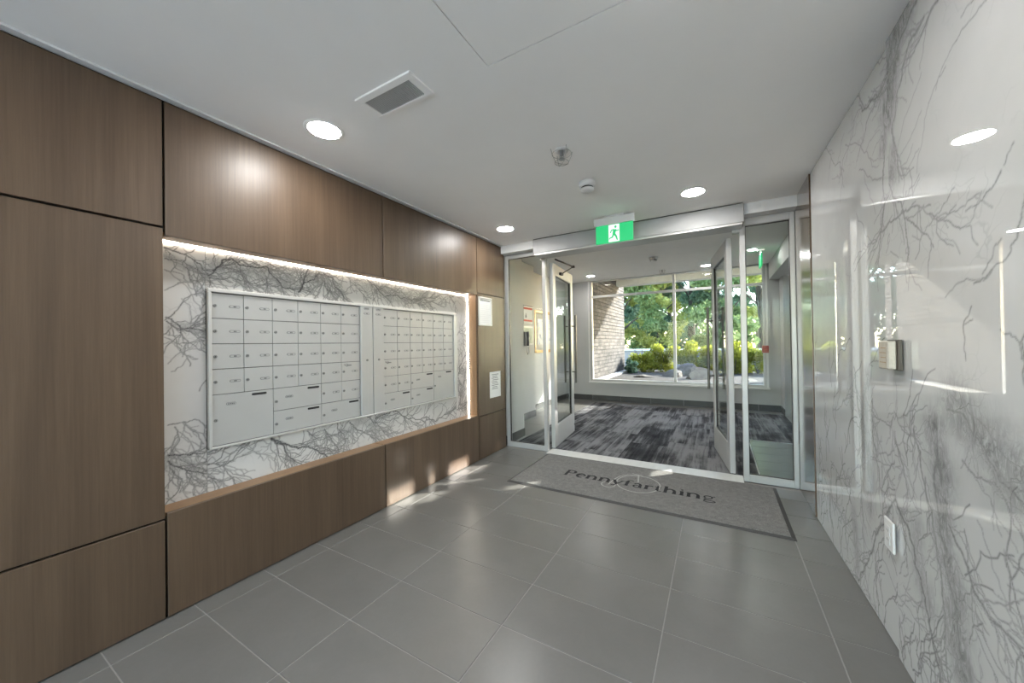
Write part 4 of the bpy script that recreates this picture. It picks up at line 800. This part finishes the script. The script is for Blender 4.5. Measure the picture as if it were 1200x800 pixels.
# window wall
WX0, WX1, WZ0 = -2.376, .747, .405
struct(boxes('wall_window', [((-3.1, YW, 0), (1.25, YW+.12, WZ0)), ((-3.1, YW, WZ0), (WX0, YW+.12, VC)), ((WX1, YW, WZ0), (1.25, YW+.12, VC))], M['paint_v']), 'painted wall below and beside the wide garden window', 'wall')
bb = struct(box('baseboard_window', (-2.92, YW-.012, 0), (-2.335, YW-.0005, .112), M['base_tile']), 'dark tile baseboard under the garden window', 'baseboard')
x = -2.331
while x < .93:
    box('base_tile', (x, YW-.012, 0), (min(x+.586, .938), YW-.0005, .112), M['base_tile'], bb, .001); x += .590
wn = thing('window_3', ((WX0+WX1)/2, YW, WZ0), 'wide garden window with pale frame, one mullion and a transom', 'window', kind='structure')
fy0, fy1 = YW+.01, YW+.085
for a, b, nm in (((WX0, fy0, WZ0), (WX0+.05, fy1, VC), 'frame_bar'), ((WX1-.04, fy0, WZ0), (WX1, fy1, VC), 'frame_bar'), ((WX0+.05, fy0, WZ0), (WX1-.04, fy1, WZ0+.045), 'frame_bar'), ((WX0+.05, fy0, VC-.02), (WX1-.04, fy1, VC), 'frame_bar'),
                 ((-.728, fy0, WZ0+.045), (-.680, fy1, VC-.02), 'mullion'), ((WX0+.05, fy0, 2.195), (-.728, fy1, 2.24), 'transom'), ((-.680, fy0, 2.195), (WX1-.04, fy1, 2.24), 'transom')):
    box(nm, a, b, M['alu'], wn, .003)
for (x0, x1) in ((WX0+.045, -.723), (-.685, WX1-.035)):
    for (z0, z1) in ((WZ0+.04, 2.20), (2.235, VC-.015)): box('pane', (x0, YW+.045, z0), (x1, YW+.053, z1), M['glass'], wn)
box('sill', (WX0-.03, YW-.035, WZ0-.028), (WX1+.04, YW+.010, WZ0+.002), M['plastic'], wn, .003)
boxes('casing', [((WX0-.028, YW-.010, WZ0+.002), (WX0, YW+.01, VC)), ((WX1, YW-.010, WZ0+.002), (WX1+.028, YW+.01, VC))], M['plastic'], wn)
# right side: short wall, pier, bulkhead and the entry wall with openings added to cast sun patches
struct(boxes('wall_vestibule_right', [((.945, 7.20, 0), (1.25, YW, 2.27))], M['paint_v']), 'grey painted pier to the right of the garden window', 'wall')
struct(box('baseboard_right', (.933, 7.19, 0), (.9445, YW-.013, .105), M['base_tile']), 'dark tile baseboard on the pier right of the window', 'baseboard')
struct(box('trim_3', (.80, YS+.075, 2.272), (1.25, YW-.001, VC-.001), M['paint_v']), 'white boxed bulkhead running along the right of the vestibule ceiling', 'bulkhead')
SUN_SLOTS = [(5.20, 5.50, 1.93, 2.20), (5.47, 5.50, 1.55, 1.93), (5.66, 5.75, 1.86, 2.20), (5.92, 6.25, 1.96, 2.20), (6.60, 6.90, 1.90, 2.20), (4.755, 4.785, .72, 1.04), (4.755, 4.785, 1.42, 1.62), (5.12, 5.32, .88, 1.10), (5.27, 5.43, 1.58, 1.72)]  # made-up holes, each placed so the sun throws a patch indoors
ys = sorted(set([YS+.07, 7.20]+[v for o in SUN_SLOTS for v in o[:2]])); bl_ = []
for a, b in zip(ys[:-1], ys[1:]):
    zz = sorted([(o[2], o[3]) for o in SUN_SLOTS if o[0] <= a+1e-6 and o[1] >= b-1e-6]); z = 0
    for p, q in zz:
        if p > z+1e-4: bl_.append(((1.20, a, z), (1.25, b, p)))
        z = max(z, q)
    bl_.append(((1.20, a, z), (1.25, b, 2.272)))
we = struct(boxes('wall_entry', bl_, M['paint_v']), 'entry side wall of the vestibule with made-up openings that shape the sun patches', 'wall')
struct(box('wall_marble_end', (XR+.05, 3.70, 0), (1.25, YS+.07, VC), M['paint_v']), 'painted return wall behind the wood panel by the entrance', 'wall')

# ------------------------------------------------------------------ vestibule furnishings
r = thing('fire_notice', (-2.70, 5.25, 1.58), 'white safety notice with two red bands above the handset', 'notice')
xq = -2.704
box('sheet', (xq, 5.10, 1.560), (xq+.004, 5.42, 1.862), M['paper'], r)
box('top_band', (xq+.004, 5.105, 1.795), (xq+.005, 5.415, 1.828), M['red_print'], r); box('bottom_band', (xq+.004, 5.105, 1.598), (xq+.005, 5.415, 1.628), M['red_print'], r)
boxes('figure', [((xq+.004, 5.165, 1.655), (xq+.005, 5.205, 1.70)), ((xq+.004, 5.175, 1.70), (xq+.005, 5.195, 1.73))], M['ink'], r)
box('header_strip', (xq+.004, 5.10, 1.845), (xq+.006, 5.42, 1.862), M['ink_soft'], r)
r = thing('floor_plan_sheet', (-2.70, 5.33, 1.25), 'pale green printed sheet under the safety notice', 'notice')
M['sheet_green'] = P('pale_green_print', (.50, .55, .45), .7, var=.25, scale=(25, 25, 25))
box('sheet', (xq, 5.10, 1.215), (xq+.003, 5.44, 1.520), M['plastic'], r); box('print', (xq+.003, 5.115, 1.235), (xq+.004, 5.425, 1.495), M['sheet_green'], r)
r = thing('wall_handset', (-2.70, 5.15, 1.16), 'grey wall telephone handset with a hanging cord', 'telephone')
box('base_plate', (xq+.004, 5.10, 1.195), (xq+.030, 5.205, 1.425), M['grille'], r, .006)
bm = bmesh.new(); atube(bm, [(xq+.050, 5.150, 1.425), (xq+.058, 5.150, 1.37), (xq+.054, 5.150, 1.31), (xq+.058, 5.150, 1.25), (xq+.050, 5.150, 1.20)], [.02, .022, .014, .022, .02], 10); bmesh.ops.recalc_face_normals(bm, faces=bm.faces)
from_bm('receiver', bm, P('handset_grey', (.22, .22, .225), .4), r, True)
tube('cord', [(xq+.03, 5.17, 1.20), (xq+.03, 5.165, 1.10), (xq+.03, 5.185, 1.055), (xq+.03, 5.215, 1.07), (xq+.03, 5.215, 1.19)], .006, M['grille'], r, 8)
r = thing('framed_picture', (-2.93, 6.4, 1.06), 'gold framed abstract print on the left vestibule wall', 'picture')
x0 = -2.934
for a, b in (((x0, 5.92, 1.055), (x0+.03, 5.975, 1.860)), ((x0, 6.845, 1.055), (x0+.03, 6.90, 1.860)), ((x0, 5.975, 1.055), (x0+.03, 6.845, 1.110)), ((x0, 5.975, 1.805), (x0+.03, 6.845, 1.860))): box('frame_bar', a, b, M['gold'], r, .004)
M['mount'] = P('cream_mount', (.42, .41, .38), .8)
box('mount', (x0, 5.975, 1.11), (x0+.010, 6.845, 1.805), M['mount'], r)
m_, n_, l_, b_ = new_mat('abstract_print')
f_ = noise(n_, l_, coords(n_, l_, (1, 1, 1)), 9, 5, .7, 1.5)
l_.new(ramp(n_, l_, f_, [(.3, (.05, .09, .20, 1)), (.45, (.30, .36, .45, 1)), (.55, (.62, .60, .55, 1)), (.68, (.20, .25, .12, 1))]), b_.inputs['Base Color']); b_.inputs['Roughness'].default_value = .5
box('print', (x0+.010, 6.08, 1.21), (x0+.012, 6.74, 1.705), m_, r)
r = thing('fire_alarm_pull', (.72, YW-.01, 1.01), 'red fire alarm pull station on the window frame edge', 'fire alarm')
box('case', (.682, YW-.050, 1.012), (.778, YW-.010, 1.138), M['red'], r, .006); box('pull_bar', (.708, YW-.056, 1.062), (.752, YW-.050, 1.076), M['red_print'], r, .003)
GV = 'round vestibule downlights'
downlight(-2.162, 6.967, VC, 'round lit downlight at the left end of the garden window', GV, .070)
downlight(-.143, 7.148, VC, 'round lit downlight in front of the garden window, behind the right glass door', GV, .070)
downlight(.474, 6.29, VC, 'small round lit downlight beside the distant exit sign', GV, .055)
smoke(-.837, 5.99, VC, 1.1, 'white smoke detector on the vestibule ceiling')
sprinkler(-.85, 7.11, VC, 1.1, 'caged fire sprinkler on the vestibule ceiling close to the window')
r = thing('exit_sign', (.583, 6.39, VC), 'green lit exit sign seen edge-on beyond the right sidelight', 'exit sign', 'exit signs')
box('ceiling_mount', (.538, 6.32, VC-.02), (.628, 6.46, VC), M['trim_grey'], r, .003); box('stem', (.571, 6.37, VC-.07), (.595, 6.41, VC-.02), M['trim_grey'], r)
box('green_panel', (.573, 6.25, VC-.25), (.593, 6.53, VC-.065), M['exit_green'], r, .002)

# ------------------------------------------------------------------ garden court outside the window
struct(box('ground', (-16, YW+.10, -.5), (26, 60, .02), M['concrete']), 'pale paving beyond the planted court', 'ground')
struct(box('planting_bed', (-2.38, YW+.12, .02), (6, 12.9, .37), M['soil']), 'dark mulch bed outside the garden window', 'planting bed')
wbk = struct(box('wall_brick', (-2.75, YW+.12, 0), (-2.412, 10.99, 3.05), M['mortar']), 'weathered brick wing wall outside the window', 'wall')
rb = np.random.default_rng(3)
for k in range(30):
    z = .36+.088*k; d = rb.uniform(0, .008)
    box('brick_course', (-2.45, YW+.13, z), (-2.404+d, 11.0, z+.076), M['brick'], wbk, .004)
struct(box('trim_4', (-2.395, YW+.13, .37), (-2.25, 10.9, .41), M['concrete']), 'pale concrete strip along the foot of the brick wall', 'edging')
struct(boxes('roof_overhang', [((-3.4, YW-.2, 3.05), (2.35, 10.4, 3.30)), ((-2.9, 10.10, 2.80), (2.35, 10.40, 3.05))], M['concrete']), 'concrete canopy and edge beam over the garden court', 'canopy')
struct(box('wall_light_block', (2.35, 8.6, .02), (2.55, 10.4, 3.05), M['mortar']), 'unseen dark wall added under the canopy to block light from the right', 'wall')  # added out of view to keep sky and sun off brick and carpet
M['wall_grey'] = P('grey_render', (.22, .215, .205), .9, var=.1)
r = thing('garden_wall', (0, 13, 0), 'low white garden wall behind the hedge', 'garden wall')
box('wall_body', (-9, 12.9, 0), (5, 13.15, .93), M['wall_grey'], r); box('cap', (-9, 12.86, .93), (5, 13.19, .985), M['white_wall'], r, .005)

def leaves(name, clusters, size, mat, parent, seed, flat=.0):
    """clusters: (centre, radii, count); one mesh of pointed leaf quads"""
    rng = np.random.default_rng(seed); off = np.array(woff(parent)); Vs = []
    for c_, rad, n_ in clusters:
        d = rng.normal(size=(n_, 3)); d /= np.linalg.norm(d, axis=1)[:, None]
        p = np.array(c_)+d*(rng.random((n_, 1))**.45)*np.array(rad)
        u = rng.normal(size=(n_, 3)); u /= np.linalg.norm(u, axis=1)[:, None]
        v = np.cross(u, rng.normal(size=(n_, 3))); v /= np.linalg.norm(v, axis=1)[:, None]
        s = size*(.6+.8*rng.random((n_, 1)))
        Vs.append(np.stack([p-u*s, p+v*s*.42, p+u*s, p-v*s*.42], 1).reshape(-1, 3))
    V = np.vstack(Vs)-off; F_ = np.arange(len(V)).reshape(-1, 4)
    me = bpy.data.meshes.new(name); me.from_pydata(V.tolist(), [], F_.tolist()); me.materials.append(mat)
    o = link(bpy.data.objects.new(name, me), parent); o['kind'] = 'stuff'; return o
def tree(x, y, h, cr, label, mat, seed, n_=9000, size=.095, lean=0, base=.35):
    rng = np.random.default_rng(seed); r = thing('garden_tree', (x, y, .02), label, 'tree', 'trees beyond the garden wall')
    tp = (x+lean*h, y, h*.85)
    bm = bmesh.new(); atube(bm, [(x, y, .02), (x+lean*h*.25, y, h*.3), (x+lean*h*.6, y+.1, h*.6), tp], [.20, .16, .10, .03], 8)
    nb = 9; cl = []
    for k in range(nb):
        t = .3+.6*k/nb; a = 2.4*k+rng.random(); q = (x+lean*h*t, y, h*t); e = (q[0]+cr*.75*math.cos(a)*(1.15-t), q[1]+cr*.75*math.sin(a)*(1.15-t), q[2]+.14*h)
        atube(bm, [q, ((q[0]+e[0])/2, (q[1]+e[1])/2, (q[2]+e[2])/2+.1), e], [.05, .035, .012], 6)
    from_bm('trunk', bm, M['bark'], r, True)
    for k in range(34):
        t = rng.uniform(base/h, 1.0); rr = cr*(1.05 if t < .55 else 1.05-(t-.55)*1.5); a = rng.uniform(0, 6.28); q = rr*math.sqrt(rng.random())
        s = rng.uniform(.35, .62)*cr*.55; cl.append(((x+lean*h*t+q*math.cos(a), y+q*math.sin(a), h*t), (s, s, s*.75), int(n_*1.55)//34))
    leaves('foliage', cl, size, mat, r, seed)
tree(-5.6, 18.5, 6.4, 2.4, 'dense blue-green tree behind the brick wall end', M['leaf_b'], 1, 9000)
tree(-3.7, 16.2, 5.6, 1.7, 'mid green tree just right of the brick wall', M['leaf_a'], 2, 9000)
tree(-2.2, 17.5, 5.2, 1.6, 'pale lime tree left of the window mullion', M['leaf_c'], 3, 6000)
tree(-1.0, 18.6, 5.6, 1.7, 'blue-green tree behind the window mullion', M['leaf_b'], 4, 8000)
tree(.4, 17.2, 5.0, 1.5, 'mid green tree seen between the mullion and the right glass door', M['leaf_a'], 5, 6500)
tree(1.98, 20.0, 7.6, 2.0, 'lime leaved tree with a leaning trunk at the right window edge', M['leaf_c'], 6, 6500, .11, -.07, 2.1)
tree(-7.5, 25, 8.5, 3.2, 'tall dark tree far left in the background', M['leaf_b'], 7, 8000, .16)
tree(-2.8, 27, 8.5, 3.4, 'tall green tree far back behind the lime tree', M['leaf_a'], 8, 8000, .16)
tree(2.2, 26, 8.0, 3.0, 'tall blue-green tree far back on the right', M['leaf_b'], 9, 7000, .16)
tree(8.4, 14.6, 6.6, 1.9, 'unseen mid green tree added far right to dapple the sun', M['leaf_a'], 10, 7000)  # added out of view to break up the sun on the carpet
def shrub(x, y, rx, rz, label, mat, seed, n_=4200):
    r = thing('hedge_shrub', (x, y, .37), label, 'shrub', 'hedge shrubs in the court'); rng = np.random.default_rng(seed)
    bm = bmesh.new()
    for k in range(5):
        a = k*1.26+rng.random(); atube(bm, [(x, y, .36), (x+.3*rx*math.cos(a), y+.3*rx*math.sin(a), .37+rz*.5), (x+.7*rx*math.cos(a), y+.6*rx*math.sin(a), .37+rz*.9)], [.015, .010, .004], 5)
    from_bm('stems', bm, M['bark'], r)
    cl = [((x+rng.uniform(-.6, .6)*rx, y+rng.uniform(-.5, .5)*rx, .37+rz*rng.uniform(.12, .92)), (rx*.42, rx*.42, rz*.22), n_//12) for _ in range(12)]
    leaves('foliage', cl, .035, mat, r, seed)
shrub(-1.85, 10.9, .42, .78, 'yellow-green shrub closest to the brick wall', M['leaf_h'], 21)
shrub(-1.30, 11.15, .42, .76, 'yellow-green shrub just left of the window mullion', M['leaf_h'], 22)
shrub(-.75, 10.95, .42, .82, 'yellow-green shrub just right of the window mullion', M['leaf_h'], 23)
shrub(-.20, 11.15, .42, .82, 'yellow-green shrub in the middle of the right window pane', M['leaf_h'], 24)
shrub(.38, 10.95, .42, .78, 'yellow-green shrub behind the right glass door', M['leaf_h'], 28)
shrub(.92, 11.15, .42, .72, 'yellow-green shrub at the right edge of the window', M['leaf_h'], 25)
shrub(1.5, 11.0, .42, .54, 'yellow-green shrub past the right edge of the window', M['leaf_h'], 26, 1500)
shrub(-2.05, 10.3, .22, .34, 'small dark green shrub at the foot of the brick wall', M['leaf_b'], 27, 1400)
M['rock'] = P('pale_granite', (.15, .138, .122), .9, var=.35, scale=(9, 9, 9), bmp=.6)
def rock(x, y, sx, sy, sz, seed, label):
    rng = np.random.default_rng(seed); bm = bmesh.new(); bmesh.ops.create_icosphere(bm, subdivisions=3, radius=1)
    pl = [(Vector(rng.normal(size=3)).normalized(), rng.uniform(.38, .72)) for _ in range(10)]
    for v in bm.verts:
        for nn, dd in pl:
            t = v.co.dot(nn)
            if t > dd: v.co -= nn*(t-dd)
        v.co = Vector((x+v.co.x*sx, y+v.co.y*sy, .36+max(-.3, v.co.z)*sz))
    tag(from_bm('garden_rock', bm, M['rock']), label, 'rock', 'rocks in the planting bed')
rock(-1.55, 9.3, .36, .25, .10, 31, 'low flat pale rock left of the window mullion')
rock(-.92, 9.6, .34, .28, .26, 32, 'pointed grey rock just left of the window mullion')
rock(-.35, 9.2, .42, .30, .30, 33, 'large peaked pale rock right of the window mullion')
rock(-.62, 10.1, .30, .25, .36, 34, 'rough grey boulder behind the mullion below the hedge')
rock(.55, 9.0, .22, .2, .13, 35, 'small pale rock near the right edge of the window')
